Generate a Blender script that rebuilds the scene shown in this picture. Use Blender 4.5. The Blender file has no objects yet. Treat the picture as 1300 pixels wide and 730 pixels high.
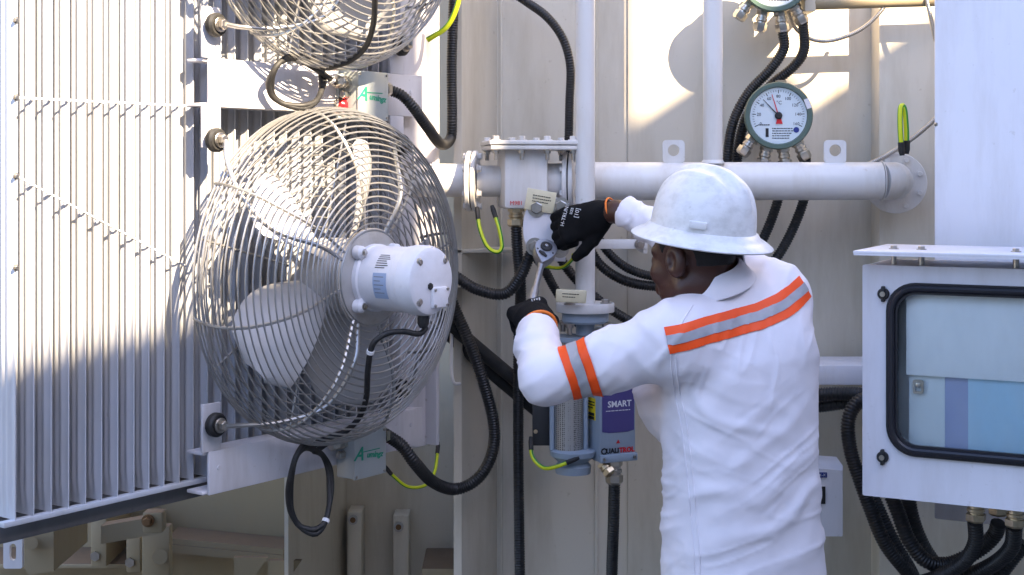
import bpy, bmesh, math, random
import numpy as np
from mathutils import Vector, Matrix
from mathutils.bvhtree import BVHTree

random.seed(7); np.random.seed(7)
scene = bpy.context.scene
COL = scene.collection

# ------------------------------------------------------------------ camera, world, sun, exposure
FPX = 1806.0          # focal length in photo pixels (50 mm on a 36 mm sensor, 1300 px wide)
CAMZ = 1.62
HORIZON = 220.0
cam_data = bpy.data.cameras.new('camera'); cam = bpy.data.objects.new('camera', cam_data)
COL.objects.link(cam); scene.camera = cam
cam.location = (0, 0, CAMZ); cam.rotation_euler = (math.radians(90), 0, 0)
cam_data.sensor_width = 36.0; cam_data.lens = 50.0
cam_data.shift_y = -(365 - HORIZON) / 1300.0
cam_data.clip_start = 0.05; cam_data.clip_end = 500.0

SUN = Vector((0.50, -0.65, 0.57)).normalized()
world = bpy.data.worlds.new('World'); scene.world = world; world.use_nodes = True
wn = world.node_tree; wn.nodes.clear()
sky = wn.nodes.new('ShaderNodeTexSky'); sky.sky_type = 'NISHITA'; sky.sun_disc = False; sky.ozone_density = 2.0; sky.dust_density = 1.0
sky.sun_elevation = math.asin(SUN.z); sky.sun_rotation = math.atan2(SUN.x, SUN.y)
bg = wn.nodes.new('ShaderNodeBackground'); bg.inputs['Strength'].default_value = 0.105
wo = wn.nodes.new('ShaderNodeOutputWorld')
wn.links.new(sky.outputs[0], bg.inputs[0]); wn.links.new(bg.outputs[0], wo.inputs[0])
sl = bpy.data.lights.new('sun', 'SUN'); sl.energy = 4.3; sl.angle = math.radians(0.53); sl.color = (1.0, 0.84, 0.54)
so = bpy.data.objects.new('sun', sl); COL.objects.link(so)
so.rotation_euler = SUN.to_track_quat('Z', 'Y').to_euler(); so.location = SUN * 20
scene.view_settings.view_transform = 'Standard'; scene.view_settings.look = 'None'
scene.view_settings.gamma = 1.0; scene.view_settings.use_curve_mapping = False
scene.view_settings.use_white_balance = True; scene.view_settings.white_balance_temperature = 6500; scene.view_settings.white_balance_tint = 19
scene.view_settings.exposure = 2.68

# ------------------------------------------------------------------ helpers
def P(px, py, Y):
    return Vector(((px - 650) / FPX * Y, Y, CAMZ - (py - HORIZON) / FPX * Y))
def PL(l):
    return [P(*q) for q in l]

_mats = {}
def mat(name, col, rough=0.5, metal=0.0, dirt=None, dscale=(9, 9, 1.6), damt=0.35, bump=0.0, bscale=200, spec=0.5, rvar=0.0, sheen=0.0, updust=None, coat=0.0):
    if name in _mats: return _mats[name]
    m = bpy.data.materials.new(name); m.use_nodes = True
    nt = m.node_tree; N = nt.nodes; L = nt.links
    b = N['Principled BSDF']
    b.inputs['Base Color'].default_value = (*col, 1); b.inputs['Roughness'].default_value = rough
    b.inputs['Metallic'].default_value = metal; b.inputs['Specular IOR Level'].default_value = spec
    if sheen: b.inputs['Sheen Weight'].default_value = sheen
    if coat: b.inputs['Coat Weight'].default_value = coat
    tc = N.new('ShaderNodeNewGeometry')
    last = None
    if dirt is not None:
        mp = N.new('ShaderNodeMapping'); mp.inputs['Scale'].default_value = dscale
        L.new(tc.outputs['Position'], mp.inputs['Vector'])
        nz = N.new('ShaderNodeTexNoise'); nz.inputs['Scale'].default_value = 1.0; nz.inputs['Detail'].default_value = 7; nz.inputs['Roughness'].default_value = 0.65
        L.new(mp.outputs[0], nz.inputs['Vector'])
        rp = N.new('ShaderNodeValToRGB'); rp.color_ramp.elements[0].position = 0.45; rp.color_ramp.elements[1].position = 0.74
        rp.color_ramp.elements[0].color = (0, 0, 0, 1); rp.color_ramp.elements[1].color = (damt, damt, damt, 1)
        L.new(nz.outputs['Fac'], rp.inputs['Fac'])
        # fine specks
        n2 = N.new('ShaderNodeTexNoise'); n2.inputs['Scale'].default_value = 55; n2.inputs['Detail'].default_value = 3
        L.new(tc.outputs['Position'], n2.inputs['Vector'])
        r2 = N.new('ShaderNodeValToRGB'); r2.color_ramp.elements[0].position = 0.68; r2.color_ramp.elements[1].position = 0.76
        r2.color_ramp.elements[0].color = (0, 0, 0, 1); r2.color_ramp.elements[1].color = (damt * .8, damt * .8, damt * .8, 1)
        L.new(n2.outputs['Fac'], r2.inputs['Fac'])
        ad = N.new('ShaderNodeMath'); ad.operation = 'MAXIMUM'
        L.new(rp.outputs[0], ad.inputs[0]); L.new(r2.outputs[0], ad.inputs[1])
        mx = N.new('ShaderNodeMix'); mx.data_type = 'RGBA'
        mx.inputs['A'].default_value = (*col, 1); mx.inputs['B'].default_value = (*dirt, 1)
        L.new(ad.outputs[0], mx.inputs['Factor'])
        last = mx.outputs['Result']
        rr = N.new('ShaderNodeMapRange'); rr.inputs['To Min'].default_value = rough * .8; rr.inputs['To Max'].default_value = min(1, rough * 1.35)
        L.new(nz.outputs['Fac'], rr.inputs['Value']); L.new(rr.outputs[0], b.inputs['Roughness'])
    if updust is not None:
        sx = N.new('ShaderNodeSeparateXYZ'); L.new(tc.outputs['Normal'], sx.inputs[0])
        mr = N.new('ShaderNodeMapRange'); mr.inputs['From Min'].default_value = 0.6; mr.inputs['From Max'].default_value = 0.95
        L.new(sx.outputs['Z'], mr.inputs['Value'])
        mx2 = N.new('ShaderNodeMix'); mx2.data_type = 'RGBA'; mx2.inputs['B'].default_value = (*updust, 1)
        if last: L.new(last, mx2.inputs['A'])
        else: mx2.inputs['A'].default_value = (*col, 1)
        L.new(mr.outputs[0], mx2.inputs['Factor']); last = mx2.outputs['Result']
    if last: L.new(last, b.inputs['Base Color'])
    if bump:
        bn = N.new('ShaderNodeTexNoise'); bn.inputs['Scale'].default_value = bscale; bn.inputs['Detail'].default_value = 4
        L.new(tc.outputs['Position'], bn.inputs['Vector'])
        bp = N.new('ShaderNodeBump'); bp.inputs['Strength'].default_value = bump; bp.inputs['Distance'].default_value = 0.004
        L.new(bn.outputs['Fac'], bp.inputs['Height']); L.new(bp.outputs[0], b.inputs['Normal'])
    _mats[name] = m
    return m

M_TANK = mat('tank_paint', (.63, .575, .475), .40, dirt=(.36, .29, .18), damt=.50, bump=.45, bscale=5)
M_PIPE = mat('pipe_paint', (.71, .69, .67), .33, dirt=(.42, .34, .22), damt=.45, bump=.10, bscale=25)
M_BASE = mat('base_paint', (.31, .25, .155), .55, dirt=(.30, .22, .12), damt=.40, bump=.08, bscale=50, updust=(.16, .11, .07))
M_RAD = mat('radiator_paint', (.50, .52, .57), .38, dirt=(.34, .31, .26), damt=.42, bump=.08, bscale=30)
M_BRK = mat('bracket_paint', (.67, .655, .69), .42, dirt=(.33, .29, .26), damt=.5, bump=.12, bscale=30)
M_CAB = mat('cabinet_paint', (.74, .725, .765), .36, dirt=(.46, .42, .38), damt=.42, bump=.10, bscale=9)
M_DKGREY = mat('dark_grey_paint', (.115, .115, .12), .5, dirt=(.06, .05, .05), damt=.5)
M_WIRE = mat('guard_wire', (.43, .43, .43), .34, metal=.8, dirt=(.30, .25, .18), damt=.5, dscale=(20, 20, 20))
M_STEEL = mat('bolt_steel', (.50, .47, .43), .30, metal=1.0, dirt=(.25, .2, .15), damt=.5, dscale=(40, 40, 40))
M_CHROME = mat('tool_steel', (.36, .36, .38), .38, metal=1.0, dirt=(.2, .18, .16), damt=.4, dscale=(40, 40, 40))
M_BRASS = mat('gland_metal', (.60, .50, .34), .30, metal=1.0, dirt=(.3, .22, .12), damt=.5, dscale=(60, 60, 60))
M_NICKEL = mat('nickel_metal', (.56, .53, .48), .28, metal=1.0)
M_RUST = mat('rusty_bolt', (.20, .11, .05), .7, metal=.4)
M_BLACK = mat('black_rubber', (.013, .013, .014), .55, dirt=(.06, .055, .05), damt=.5, dscale=(30, 30, 30))
M_COND = mat('black_conduit', (.011, .011, .012), .40, dirt=(.05, .047, .042), damt=.45, dscale=(25, 25, 25))
M_GASK = mat('gasket_rubber', (.010, .010, .016), .38)
M_GALV = mat('grey_box_metal', (.42, .46, .47), .36, metal=.35, dirt=(.30, .30, .28), damt=.35)
M_MOTOR = mat('motor_paint', (.74, .73, .76), .36, dirt=(.45, .42, .38), damt=.22, dscale=(20, 20, 20))
M_BLADE = mat('blade_white', (.44, .44, .45), .4, dirt=(.45, .40, .33), damt=.3, dscale=(12, 12, 12))
M_DISC = mat('disc_zinc', (.52, .50, .48), .38, metal=.5, dirt=(.3, .26, .2), damt=.5, dscale=(20, 20, 20))
M_GREENB = mat('gauge_green', (.075, .125, .10), .38, dirt=(.12, .13, .11), damt=.4)
M_DIAL = mat('dial_face', (.60, .67, .70), .5)
M_INK = mat('ink_black', (.012, .012, .014), .6)
M_INKR = mat('ink_red', (.60, .015, .02), .5)
M_INKG = mat('ink_green', (.01, .27, .17), .5)
M_INKW = mat('ink_white', (.72, .72, .74), .6)
M_INKGREY = mat('ink_grey', (.22, .22, .24), .6)
M_TAG = mat('cream_tag', (.66, .59, .40), .45, dirt=(.4, .33, .2), damt=.3, dscale=(40, 40, 40))
M_YEL = mat('wire_yellow', (.62, .70, .01), .4)
M_GRN = mat('wire_green', (.03, .28, .03), .4)
M_YLAB = mat('yellow_label', (.80, .62, .02), .5)
M_PURP = mat('purple_label', (.075, .06, .20), .42)
M_UNIT = mat('unit_paint', (.30, .37, .45), .42, dirt=(.22, .25, .28), damt=.3)
M_MESH = mat('filter_mesh', (.34, .33, .31), .45, metal=.5)
_nt = M_MESH.node_tree; _v = _nt.nodes.new('ShaderNodeTexVoronoi'); _v.inputs['Scale'].default_value = 190; _v.inputs['Randomness'].default_value = .15
_g = _nt.nodes.new('ShaderNodeNewGeometry'); _r = _nt.nodes.new('ShaderNodeValToRGB'); _r.color_ramp.elements[0].position = .28; _r.color_ramp.elements[1].position = .42
_r.color_ramp.elements[0].color = (.03, .03, .03, 1); _r.color_ramp.elements[1].color = (.42, .41, .39, 1)
_nt.links.new(_g.outputs['Position'], _v.inputs['Vector']); _nt.links.new(_v.outputs['Distance'], _r.inputs['Fac']); _nt.links.new(_r.outputs[0], _nt.nodes['Principled BSDF'].inputs['Base Color'])
M_BLUEL = mat('blue_label', (.33, .42, .58), .4)
M_PAPER = mat('paper_white', (.86, .90, .92), .6)
M_NAVY = mat('navy_print', (.015, .03, .20), .5)
M_RED = mat('red_lamp', (.55, .01, .015), .2, coat=.6)
M_SKIN = mat('skin', (.056, .017, .009), .42, bump=.10, bscale=220)
M_HAIR = mat('hair', (.008, .007, .007), .75, bump=.6, bscale=500)
M_GLOVE = mat('glove_knit', (.006, .006, .007), .9, bump=.35, bscale=420, spec=.2)
M_ORANGE = mat('hivis_orange', (1.0, .085, .002), .55, bump=.08, bscale=500)
M_CUFF = mat('cuff_orange', (.85, .20, .02), .6)
M_REFL = mat('reflective_grey', (.37, .37, .40), .42, bump=.05, bscale=500, dirt=(.24, .24, .26), damt=.5, dscale=(25, 25, 25))
M_SHIRT = mat('shirt_cotton', (.80, .765, .815), .85, bump=.10, bscale=650, dirt=(.66, .635, .68), damt=.3, dscale=(7, 7, 7))
M_TROUS = mat('trouser_cotton', (.72, .71, .74), .85, bump=.1, bscale=600)
M_BOOT = mat('boot_leather', (.05, .028, .015), .6)
M_HAT = mat('hat_plastic', (.77, .765, .77), .30, dirt=(.36, .35, .32), damt=.46, dscale=(24, 24, 36), bump=.05, bscale=30)
M_CONC = mat('concrete', (.36, .35, .33), .9, dirt=(.22, .21, .19), damt=.6, dscale=(2, 2, 2), bump=.3, bscale=30)
M_REFLECT_BLUE = mat('inner_blue', (.45, .70, .86), .5)
M_BLUEPUR = mat('inner_purple', (.34, .40, .62), .5)
M_INNER = mat('inner_grey', (.72, .80, .82), .6)

def glass_mat():
    m = bpy.data.materials.new('window_glass'); m.use_nodes = True
    nt = m.node_tree; nt.nodes.clear()
    o = nt.nodes.new('ShaderNodeOutputMaterial'); mx = nt.nodes.new('ShaderNodeMixShader')
    t = nt.nodes.new('ShaderNodeBsdfTransparent'); t.inputs[0].default_value = (.98, .99, .99, 1)
    g = nt.nodes.new('ShaderNodeBsdfGlossy'); g.inputs['Roughness'].default_value = .03
    f = nt.nodes.new('ShaderNodeFresnel'); f.inputs[0].default_value = 1.33
    nt.links.new(f.outputs[0], mx.inputs[0]); nt.links.new(t.outputs[0], mx.inputs[1]); nt.links.new(g.outputs[0], mx.inputs[2])
    # pale streaky film on the pane, imitating its milky sky reflection
    d = nt.nodes.new('ShaderNodeBsdfDiffuse'); d.inputs[0].default_value = (.74, .80, .82, 1); m2 = nt.nodes.new('ShaderNodeMixShader')
    ge = nt.nodes.new('ShaderNodeNewGeometry'); mp = nt.nodes.new('ShaderNodeMapping'); mp.inputs['Scale'].default_value = (14, 14, 5); mp.inputs['Rotation'].default_value = (0, .35, 0)
    n = nt.nodes.new('ShaderNodeTexNoise'); n.inputs['Detail'].default_value = 6; n.inputs['Scale'].default_value = 1; mr = nt.nodes.new('ShaderNodeMapRange')
    mr.inputs['From Min'].default_value = .3; mr.inputs['From Max'].default_value = .75; mr.inputs['To Min'].default_value = .0; mr.inputs['To Max'].default_value = .09
    nt.links.new(ge.outputs['Position'], mp.inputs[0]); nt.links.new(mp.outputs[0], n.inputs['Vector']); nt.links.new(n.outputs['Fac'], mr.inputs['Value']); nt.links.new(mr.outputs[0], m2.inputs[0])
    nt.links.new(mx.outputs[0], m2.inputs[1]); nt.links.new(d.outputs[0], m2.inputs[2]); nt.links.new(m2.outputs[0], o.inputs[0]); return m
M_GLASS = glass_mat()

class MB:
    def __init__(s): s.v = []; s.f = []; s.mi = []
    def add(s, vs, fs, mi=0):
        o = len(s.v); s.v.extend([tuple(v) for v in vs])
        s.f.extend([tuple(i + o for i in f) for f in fs]); s.mi.extend([mi] * len(fs)); return s
    def box(s, c, size, M=None, bev=0.0, mi=0):
        bm = bmesh.new(); bmesh.ops.create_cube(bm, size=1.0)
        bmesh.ops.scale(bm, vec=Vector(size), verts=bm.verts)
        if bev > 0: bmesh.ops.bevel(bm, geom=bm.edges[:] , offset=bev, segments=2, profile=.5, affect='EDGES')
        M = M or Matrix.Identity(3); c = Vector(c)
        bm.verts.index_update()
        s.add([c + M @ v.co for v in bm.verts], [[v.index for v in f.verts] for f in bm.faces], mi); bm.free(); return s
    def pbox(s, x0, y0, x1, y1, Y, depth, bev=0.0, mi=0):
        a = P(x0, y1, Y); b = P(x1, y0, Y)
        return s.box(((a.x + b.x) / 2, Y + depth / 2, (a.z + b.z) / 2), (b.x - a.x, depth, b.z - a.z), None, bev, mi)
    def rings(s, rings, closed=False, caps=True, mi=0):
        n = len(rings[0]); vs = [v for r in rings for v in r]; fs = []; m = len(rings)
        for i in range(m if closed else m - 1):
            a = i * n; b = ((i + 1) % m) * n
            for j in range(n):
                k = (j + 1) % n; fs.append((a + j, a + k, b + k, b + j))
        if caps and not closed:
            fs.append(tuple(range(n - 1, -1, -1))); fs.append(tuple((m - 1) * n + j for j in range(n)))
        return s.add(vs, fs, mi)
    def tube(s, pts, r, seg=8, closed=False, mi=0, mis=None):
        pts = [Vector(p) for p in pts]; n = len(pts); R = r if hasattr(r, '__len__') else [r] * n
        tang = []
        for i in range(n):
            if closed: t = pts[(i + 1) % n] - pts[i - 1]
            else: t = pts[min(i + 1, n - 1)] - pts[max(i - 1, 0)]
            tang.append(t.normalized())
        up = Vector((0, 0, 1)) if abs(tang[0].z) < .9 else Vector((1, 0, 0))
        nrm = (up - tang[0] * up.dot(tang[0])).normalized(); rs = []
        for i in range(n):
            if i: nrm = (nrm - tang[i] * nrm.dot(tang[i])).normalized()
            bn = tang[i].cross(nrm)
            rs.append([pts[i] + (nrm * math.cos(a) + bn * math.sin(a)) * R[i] for a in [2 * math.pi * k / seg for k in range(seg)]])
        f0 = len(s.f); s.rings(rs, closed, True, mi)
        if mis:
            for q in range(f0, len(s.f)): s.mi[q] = mis[(q - f0) % seg]
        return s
    def cyl(s, a, b, r, seg=20, r2=None, mi=0):
        return s.tube([a, b], [r, r if r2 is None else r2], seg, mi=mi)
    def lathe(s, prof, o, ax, seg=32, mi=0, ref=None):
        o = Vector(o); ax = Vector(ax).normalized()
        e = Vector(ref) if ref else (Vector((0, 0, 1)) if abs(ax.z) < .9 else Vector((1, 0, 0)))
        e = (e - ax * e.dot(ax)).normalized(); g = ax.cross(e)
        rs = [[o + ax * h + (e * math.cos(2 * math.pi * k / seg) + g * math.sin(2 * math.pi * k / seg)) * max(r, 1e-5) for k in range(seg)] for r, h in prof]
        return s.rings(rs, mi=mi)
    def prism(s, poly, o, ex, ey, d, mi=0):
        """poly (2d) in frame o, ex, ey extruded by vector d"""
        o = Vector(o); ex = Vector(ex); ey = Vector(ey); d = Vector(d)
        a = [o + ex * p[0] + ey * p[1] for p in poly]
        return s.rings([a, [q + d for q in a]], mi=mi)
    def plate_hole(s, outer, inner, o, ex, ey, d, mi=0):
        o = Vector(o); ex = Vector(ex); ey = Vector(ey); d = Vector(d); n = len(outer)
        A = [o + ex * p[0] + ey * p[1] for p in outer]; B = [o + ex * p[0] + ey * p[1] for p in inner]
        vs = A + B + [q + d for q in A] + [q + d for q in B]; fs = []
        for j in range(n):
            k = (j + 1) % n
            fs += [(j, k, n + k, n + j), (2 * n + j, 3 * n + j, 3 * n + k, 2 * n + k), (j, 2 * n + j, 2 * n + k, k), (n + j, n + k, 3 * n + k, 3 * n + j)]
        return s.add(vs, fs, mi)
    def hexbolt(s, o, ax, r, h, mi=0, washer=True):
        o = Vector(o); ax = Vector(ax).normalized()
        if washer: s.lathe([(0, 0), (r * 1.45, 0), (r * 1.45, h * .22), (0, h * .22)], o, ax, 18, mi)
        s.lathe([(r, h * .2), (r, h * .9), (r * .85, h), (0, h)], o, ax, 6, mi); return s
    def mesh(s, name, mats, sharp=32, off=None):
        me = bpy.data.meshes.new(name)
        v = np.array(s.v, dtype=float)
        if off is not None: v = v - np.array(off)
        me.from_pydata(v.tolist(), [], s.f); 
        for m in (mats if isinstance(mats, (list, tuple)) else [mats]): me.materials.append(m)
        me.polygons.foreach_set('material_index', s.mi)
        bm = bmesh.new(); bm.from_mesh(me); bmesh.ops.recalc_face_normals(bm, faces=bm.faces); bm.to_mesh(me); bm.free()
        me.polygons.foreach_set('use_smooth', [True] * len(me.polygons))
        me.set_sharp_from_angle(angle=math.radians(sharp)); me.update()
        return me

ROOTM = {}
def tag(o, label, cat, group=None, kind=None):
    if label: o['label'] = label
    if cat: o['category'] = cat
    if group: o['group'] = group
    if kind: o['kind'] = kind
    return o
def thing(name, label, cat, loc=(0, 0, 0), rotz=0, group=None):
    o = bpy.data.objects.new(name, None); COL.objects.link(o); o.location = loc; o.rotation_euler = (0, 0, rotz)
    o.empty_display_size = .05
    ROOTM[o.name] = Matrix.Translation(Vector(loc)) @ Matrix.Rotation(rotz, 4, 'Z')
    return tag(o, label, cat, group)
def put(me, name, parent=None, local=False):
    o = bpy.data.objects.new(name, me); COL.objects.link(o)
    if parent is not None:
        o.parent = parent
        if not local and parent.name in ROOTM: o.matrix_parent_inverse = ROOTM[parent.name].inverted()
    return o
def part(mb, name, m, parent, local=False, sharp=32):
    return put(mb.mesh(name, m, sharp), name, parent, local)
def solo(mb, name, m, label, cat, group=None, sharp=32, kind=None):
    v = np.array(mb.v); lo = v.min(0); hi = v.max(0); off = ((lo[0] + hi[0]) / 2, (lo[1] + hi[1]) / 2, lo[2])
    o = put(mb.mesh(name, m, sharp, off), name); o.location = off
    return tag(o, label, cat, group, kind)
def copy_tree(o, parent=None):
    c = o.copy(); COL.objects.link(c)
    if parent is not None: c.parent = parent
    for ch in list(o.children): copy_tree(ch, c)
    return c

def spline(pts, step=.01):
    p = np.array([tuple(q) for q in pts], float); n = len(p)
    q = np.vstack([2 * p[0] - p[1], p, 2 * p[-1] - p[-2]]); out = []
    for i in range(n - 1):
        a, b, c, d = q[i:i + 4]
        for t in np.linspace(0, 1, 24, endpoint=False):
            out.append(.5 * ((2 * b) + (-a + c) * t + (2 * a - 5 * b + 4 * c - d) * t * t + (-a + 3 * b - 3 * c + d) * t ** 3))
    out.append(p[-1]); out = np.array(out)
    L = np.concatenate([[0], np.cumsum(np.linalg.norm(np.diff(out, axis=0), axis=1))])
    m = max(2, int(L[-1] / step) + 1); s = np.linspace(0, L[-1], m)
    return [Vector((np.interp(x, L, out[:, 0]), np.interp(x, L, out[:, 1]), np.interp(x, L, out[:, 2]))) for x in s]
def corrugated(mb, pts, r, pitch=.0075, seg=12, mi=0):
    sp = spline(pts, pitch / 4); R = [r * (1.0, 1.0, .86, .86)[i % 4] for i in range(len(sp))]
    return mb.tube(sp, R, seg, mi=mi)
def conduit(name, pts, r, label, group=None, m=None, pitch=.0075):
    mb = MB(); corrugated(mb, pts, r, pitch); return solo(mb, name, m or M_COND, label, 'conduit' if 'hose' not in name else 'hose', group, sharp=60)
def cable(name, pts, r, label, m=None, cat='cable', group=None):
    mb = MB(); mb.tube(spline(pts, .008), r, 10); return solo(mb, name, m or M_BLACK, label, cat, group, sharp=60)
def earth_wire(pts, r, label, lugs=True):
    sp = spline(pts, .005); root = thing('earth_wire', label, 'wire', tuple(min(sp, key=lambda q: q.z)))
    mb = MB(); mb.tube(sp, r, 12, mis=[0, 0, 0, 0, 1, 1, 1, 0, 0, 0, 1, 1]); part(mb, 'insulation', [M_YEL, M_GRN], root, sharp=70)
    if lugs:
        for a, b in ((sp[0], sp[min(5, len(sp) - 1)]), (sp[-1], sp[-min(6, len(sp))])):
            d = (a - b).normalized(); mb = MB(); mb.tube([b, a, a + d * .012], [r * 1.25, r * 1.3, r * .9], 10); part(mb, 'cable_lug', M_BLACK, root)
    return root
def gland(mb, p, d, r, L, mi=0):
    d = Vector(d).normalized(); p = Vector(p)
    mb.lathe([(0, 0), (r * 1.15, 0), (r * 1.15, L * .22), (r * .9, L * .25)], p, d, 6, mi)
    mb.lathe([(r * .9, L * .24), (r * .9, L * .36), (r * 1.05, L * .38), (r * 1.05, L * .5), (r * .88, L * .54), (r * .88, L * .62)], p, d, 20, mi)
    mb.lathe([(r * .9, L * .6), (r * 1.22, L * .62), (r * 1.22, L * .9), (r * .95, L), (0, L)], p, d, 6, mi); return mb
def text_mesh(body, size, o, ex, ey, depth=.0004, align='CENTER', bold=0.0):
    c = bpy.data.curves.new('txt', 'FONT'); c.body = body; c.size = size; c.align_x = align; c.align_y = 'CENTER'; c.extrude = depth; c.resolution_u = 2; c.offset = bold
    ob = bpy.data.objects.new('txt', c); COL.objects.link(ob)
    dg = bpy.context.evaluated_depsgraph_get(); me = bpy.data.meshes.new_from_object(ob.evaluated_get(dg))
    ex = Vector(ex).normalized(); ey = Vector(ey).normalized(); ez = ex.cross(ey); o = Vector(o)
    vs = [o + ex * v.co.x + ey * v.co.y + ez * v.co.z for v in me.vertices]; fs = [tuple(f.vertices) for f in me.polygons]
    bpy.data.objects.remove(ob); bpy.data.meshes.remove(me); bpy.data.curves.remove(c)
    return vs, fs
def txt(mb, body, size, o, ex, ey, mi=0, align='CENTER', bold=0.0):
    vs, fs = text_mesh(body, size, o, ex, ey, align=align, bold=bold); mb.add(vs, fs, mi)
def print_lines(mb, o, ex, ey, w, h, n, th=.28, mi=0):
    """rows of tiny unreadable print"""
    ex = Vector(ex).normalized(); ey = Vector(ey).normalized(); ez = ex.cross(ey); M3 = Matrix((ex, ey, ez)).transposed(); rng = random.Random(n * 31 + int(w * 1e4))
    for i in range(n):
        y = h / 2 - (i + .5) * h / n; x = -w / 2; L = w * rng.uniform(.65, 1)
        while x < -w / 2 + L:
            k = rng.uniform(.06, .16) * w
            mb.box(Vector(o) + ex * (x + k / 2) + ey * y, (k * .8, h / n * th, .0006), M3, 0, mi); x += k
def rrect(x0, y0, x1, y1, r, n=6):
    out = []
    for cx, cy, a0 in ((x1 - r, y1 - r, 0), (x0 + r, y1 - r, 90), (x0 + r, y0 + r, 180), (x1 - r, y0 + r, 270)):
        for k in range(n + 1):
            a = math.radians(a0 + 90 * k / n); out.append((cx + r * math.cos(a), cy + r * math.sin(a)))
    return out
def circ(r, n, cx=0, cy=0, a0=0): return [(cx + r * math.cos(a0 + 2 * math.pi * k / n), cy + r * math.sin(a0 + 2 * math.pi * k / n)) for k in range(n)]
X3 = Vector((1, 0, 0)); Y3 = Vector((0, 1, 0)); Z3 = Vector((0, 0, 1))
# ------------------------------------------------------------------ ground and surroundings
mb = MB(); mb.add([(-150, -150, 0), (150, -150, 0), (150, 150, 0), (-150, 150, 0)], [(0, 1, 2, 3)])
g = put(mb.mesh('ground', mat('gravel_ground', (.13, .12, .105), .95, dirt=(.07, .065, .06), damt=.7, dscale=(6, 6, 6), bump=.8, bscale=60)), 'ground'); g['kind'] = 'structure'
# unseen tall wall added right of the camera to throw the shade
wdir = Vector((.483, .876, 0)).normalized(); wn_ = Vector((wdir.y, -wdir.x, 0)); wc = Vector((5.2, .6, 0)); MW = Matrix((wdir, -wn_, Z3)).transposed()
fw = thing('shade_wall', 'unseen stepped concrete wall with pillars added right of the frame to block the sun', 'wall', tuple(wc))
for a_, b_, hgt, th, nm in ((-8.5, -2.77, 6.27, .3, 'wall_panel'), (-2.77, -2.58, 7.6, .36, 'pillar'), (-2.58, -2.38, 6.27, .3, 'wall_panel'), (-2.38, -1.87, 7.6, .36, 'pillar'), (-1.87, -1.40, 6.34, .3, 'wall_panel'), (-1.40, 7.0, 6.04, .3, 'wall_panel')):  # steps and pillars shaped to leave the sunlit patches
    mb = MB(); mb.box(wc + wdir * ((a_ + b_) / 2) + wn_ * th / 2 + Z3 * (hgt / 2), (b_ - a_ - .002, th, hgt), MW, .01); part(mb, nm, M_CONC, fw)

bw_ = thing('sky_block_wall', 'plain unseen concrete wall added behind the camera to cut low sky light', 'wall', (0, -2.4, 0))  # unseen wall added to darken the lower part of the view
mb = MB(); mb.box((-1.0, -2.4, 1.75), (9.0, .25, 3.5), None, .01); part(mb, 'wall_panel', M_CONC, bw_)
mb = MB(); mb.box((-1.0, -2.4, 3.53), (9.0, .33, .06), None, .01); part(mb, 'coping', M_CONC, bw_)

# ------------------------------------------------------------------ transformer tank
YW = 4.30
tank = thing('transformer_tank', 'large cream painted steel transformer tank filling the background behind the worker', 'transformer', (0.5, YW, 0))
def xz_box(mb, px0, px1, Y, depth, z0, z1, bev=0.0):
    x0 = (px0 - 650) / FPX * Y; x1 = (px1 - 650) / FPX * Y
    return mb.box(((x0 + x1) / 2, Y + depth / 2, (z0 + z1) / 2), (x1 - x0, depth, z1 - z0), None, bev)
ZT = 3.3
mb = MB(); xz_box(mb, 625, 1125, YW, .05, 0, ZT); part(mb, 'wall_plate', M_TANK, tank)
mb = MB(); xz_box(mb, 797, 1117, YW - .008, .012, 0.02, ZT - .02, .003); part(mb, 'wall_plate', M_TANK, tank)
for px in (636, 757):
    mb = MB(); x = (px - 650) / FPX * YW; mb.cyl((x, YW - .001, 0), (x, YW - .001, ZT), .006, 8); part(mb, 'weld_seam', M_TANK, tank)
# angled box stiffener left of the wall
mb = MB()
def col_prism(mb, pts, z0, z1):
    a = [Vector((q[0], q[1], z0)) for q in pts]; return mb.rings([a, [v + Z3 * (z1 - z0) for v in a]])
def px2x(px, Y): return (px - 650) / FPX * Y
col_prism(mb, [(px2x(576, 4.12), 4.12), (px2x(586, 4.12), 4.12), (px2x(632, 4.305), 4.305), (px2x(632, 4.8), 4.8), (px2x(576, 4.12), 4.8)], 0, ZT)
part(mb, 'stiffener', M_TANK, tank)
mb = MB(); xz_box(mb, -500, 620, 4.82, .04, 0, ZT); part(mb, 'recess_plate', M_TANK, tank)
# right hand stiffener, stands a little prouder
mb = MB(); xz_box(mb, 1116, 1420, YW - .10, .2, 0, ZT, .006); part(mb, 'stiffener', M_TANK, tank)
# box column under the fans
mb = MB(); col_prism(mb, [(px2x(361, 4.2), 4.2), (px2x(366, 4.2), 4.2), (px2x(441, 4.83), 4.83), (px2x(361, 4.2), 4.83)], 0, .98); part(mb, 'stiffener', M_TANK, tank)
# welded lugs with threaded holes in the recess
for (x0, x1, y0, px, py) in ((441, 459, 650, 448, 660), (499, 519, 655, 506, 669)):
    mb = MB(); mb.pbox(x0, y0, x1, 830, 4.72, .10, .004); o = part(mb, 'earthing_lug', M_TANK, tank)
    mb = MB(); c = P(px, py, 4.716); mb.lathe([(.008, 0), (.016, 0), (.016, .008), (.008, .008)], c + Y3 * .004, -Y3, 20, 0)
    part(mb, 'threaded_boss', M_STEEL, o); mb = MB(); mb.cyl(c + Y3 * .003, c - Y3 * .0055, .0095, 14); part(mb, 'rusty_hole', M_RUST, o)
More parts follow.
